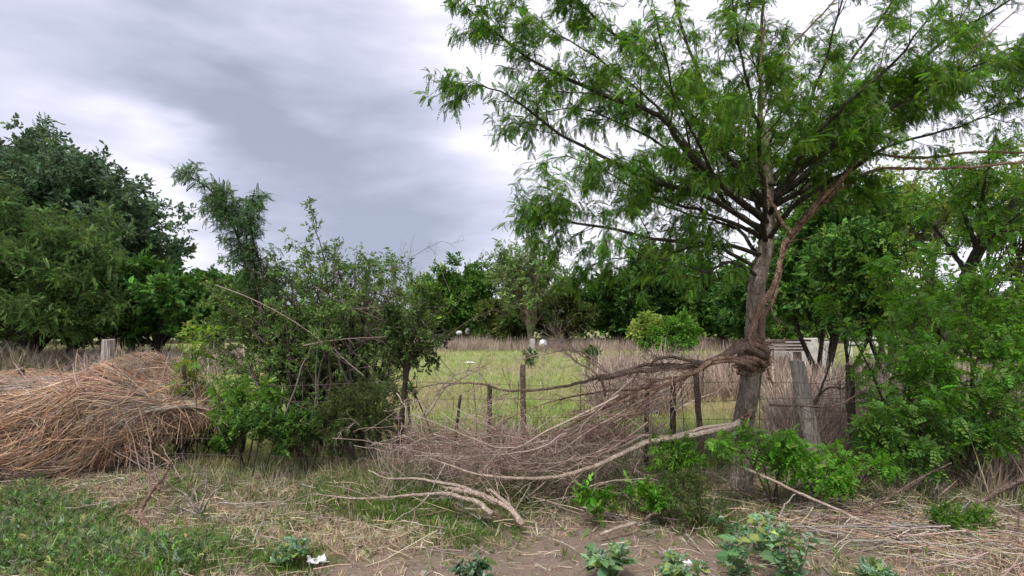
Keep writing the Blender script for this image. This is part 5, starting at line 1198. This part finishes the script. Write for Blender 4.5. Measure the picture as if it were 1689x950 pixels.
def small_things():
    rng = np.random.default_rng(990)
    MW = solid_mat('white_litter', (.82, .82, .80), .5, .06); MS = solid_mat('stone', (.34, .29, .25), .9, .2, 9.); MG = solid_mat('grey_plastic', (.50, .49, .47), .45, .1)
    def crumple(name, lb, px, py, w, h, m, rz=0.):
        Y = EYE * FPX / (py - 538); b = gp(px, Y); b[2] = terrain(b[0], b[1]) + .012; n = 12
        u, v = np.meshgrid(np.linspace(-.5, .5, n), np.linspace(-.5, .5, n)); z = .028 * fnoise(u * 6, v * 6, 1.3, 3) + .05 * np.abs(u) ** 1.5 + .028
        ed = 1 + .08 * rng.normal(size=u.shape); X = u * w * ed; Yy = v * h * ed; V = np.stack([b[0] + X * cos(rz) - Yy * sin(rz), b[1] + X * sin(rz) + Yy * cos(rz), b[2] + z], -1); i = np.arange(n * n).reshape(n, n)
        F = np.stack([i[:-1, :-1], i[:-1, 1:], i[1:, 1:], i[1:, :-1]], -1).reshape(-1, 4); V2 = V - np.array([0, 0, .004]); mb = MB(); mb.add(np.concatenate([V.reshape(-1, 3), V2.reshape(-1, 3)]), np.concatenate([F, F[:, ::-1] + n * n]))
        tag(mb.build(name, m, origin=b), lb, 'litter')
    crumple('paper_scrap', 'crumpled bright white scrap beside the leafy weed at bottom left of centre', 532, 922, .12, .09, MW, .4)
    crumple('paper_scrap', 'crumpled white scrap between two broad-leaved weeds', 1122, 920, .085, .07, MW, -.5)
    crumple('plastic_bag', 'greyish plastic scrap on the litter right of the slanting cane', 1462, 858, .16, .10, MG, .2)
    crumple('paper_scrap', 'small off-white scrap just left of the crumpled white one', 1085, 908, .045, .04, MG, .8)
    st = [(1655, 880, .06, 'pale tan stone on the earth at the right edge'), (1325, 842, .05, 'pinkish broken brick piece in the cane litter'), (1385, 832, .05, 'brown clod beside the slanting cane'), (1068, 862, .04, 'brown clod right of the short pale stick'), (705, 930, .03, 'small stone on the dirt left of bottom centre'), (885, 915, .025, 'small pale pebble on the bare dirt'), (1640, 812, .10, 'large dark earth clod under the root-like branch')]
    for px, py, r, lb in st:
        Y = EYE * FPX / (py - 538); b = gp(px, Y); b[2] = terrain(b[0], b[1]) + r * .25; mb = MB(); lump(mb, rng, b, r, 9, 12, .18); tag(mb.build('stone', MS, origin=b), lb, 'stone', 'stones and clods on the verge')
    mb = MB(); n = 900; x, y = view_pts(rng, n, 3.3, 6.5, 1.05, 0); g_, s_, d_, _f = zones(x, y); k = rng.random(n) < .2 + .8 * d_; x, y = x[k], y[k]
    for q in range(len(x)): lump(mb, rng, (x[q], y[q], terrain(x[q], y[q])), rng.uniform(.004, .016), 5, 6, .2, (1, 1, .7))
    tag(mb.build('dirt_crumbs', MS), 'crumbs of dry earth and grit on the bare dirt', 'dirt', kind='stuff')
    # fallen white plank in the far grass, far blocks
    for px, py, Y, w, h, lb in ((757, 549, 44, .5, .24, 'left white rounded sack at the far field edge'), (771, 546, 45, .3, .3, 'taller narrow white sack at the far field edge'), (895, 566, 36, .55, .28, 'white sack heap right of the pale stump in the far dry weeds')):
        c = P(px, py, Y); b = np.array([c[0], c[1], 0.]); mb = MB(); lump(mb, rng, (c[0], c[1], c[2]), .5, 12, 16, .2, (w, w * .8, h * 1.5)); tag(mb.build('white_sack', MW, origin=b), lb, 'sack')
    mb = MB(); c = gp(878, 37); box(mb, (c[0], c[1], .4), (.3, .3, .9), .2, .03); tag(mb.build('concrete_block', MG, origin=c), 'upright pale block in the far dry weeds under the half-bare tree', 'block')
    mb = MB(); c = gp(775, 25); lump(mb, rng, (c[0], c[1], .05), .22, 8, 12, .1, (1.2, .5, .2)); tag(mb.build('white_sack', MW, origin=c), 'flat white sack lying on the green field', 'sack')
    mb = MB(); c = P(1252, 590, 9.5)
    # low pale boards / wall pieces right of the trunk
    MWL = solid_mat('pale_wall', (.62, .58, .54), .8, .12, 6.)
    root = thing('rubble_wall', gp(1310, 21), 'low broken pale wall seen between the large trunk and the slender trees', 'wall')
    for k, (px, w, h) in enumerate(((1283, .9, 1.05), (1309, .75, 1.15), (1333, .7, 1.25), (1360, .5, 1.12))):
        m_ = MB(); c = gp(px, 21); box(m_, (c[0], 21, h / 2 - .03), (w * .82, .25, h + .06), .05 * (-1) ** k, .03); m_.build('wall_piece', MWL, root)
    root = thing('board_stack', gp(1285, 15), 'stack of long reddish boards behind the large trunk', 'boards'); MBR = solid_mat('boards', (.38, .27, .22), .8, .2, 6.)
    for k in range(4):
        m_ = MB(); c = gp(1282, 15); box(m_, (c[0] + rng.normal() * .12, 15, 1.05 + .085 * k), (1.5, .3, .06), rng.normal() * .05, .01); m_.build('board', MBR, root)
    for s in (-.5, .5):
        m_ = MB(); c = gp(1282, 15); box(m_, (c[0] + s, 15, .49), (.12, .25, 1.02), 0, .01); m_.build('support', MBR, root)
    root = thing('white_fence', gp(1450, 30), 'white painted low rail fence far behind the slender trees', 'fence')
    for z in (.75, 1.1, 1.42):
        m_ = MB(); c = gp(1452, 30); box(m_, (c[0], 30, z), (3.6, .06, .2), 0, .01); m_.build('rail', MW, root)
    for px in (1400, 1434, 1468, 1504):
        m_ = MB(); c = gp(px, 30.1); box(m_, (c[0], 30.1, .75), (.14, .14, 1.6), 0, .01); m_.build('fence_post', MW, root)
    MBL = solid_mat('blue_paint', (.04, .20, .38), .4, .1); MO = solid_mat('orange_paint', (.75, .25, .05), .5, .1)
    root = thing('sign', gp(1502, 27), 'small blue sign board on a post far behind the saplings', 'sign'); m_ = MB(); c = gp(1500, 27); box(m_, (c[0], 27, 2.18), (.34, .05, .34), 0, .01); m_.build('panel', MBL, root); m_ = MB(); box(m_, (c[0], 27.06, 1.0), (.08, .06, 2.1), 0, .01); m_.build('post', MG, root)
    m_ = MB(); box(m_, (c[0] + .08, 26.9, 1.74), (.26, .05, .26), 0, .01); m_.build('lower_panel', MW, root)
    root = thing('sign', gp(1470, 27), 'small white and orange marker on a post left of the blue sign', 'sign'); m_ = MB(); c = gp(1472, 27); box(m_, (c[0], 27, 2.2), (.14, .05, .28), 0, .01); m_.build('panel', MW, root); m_ = MB(); box(m_, (c[0] - .17, 27, 2.12), (.15, .05, .16), 0, .01); m_.build('side_panel', MO, root); m_ = MB(); box(m_, (c[0], 27.06, 1.0), (.07, .06, 2.1), 0, .01); m_.build('post', MG, root)


small_things()
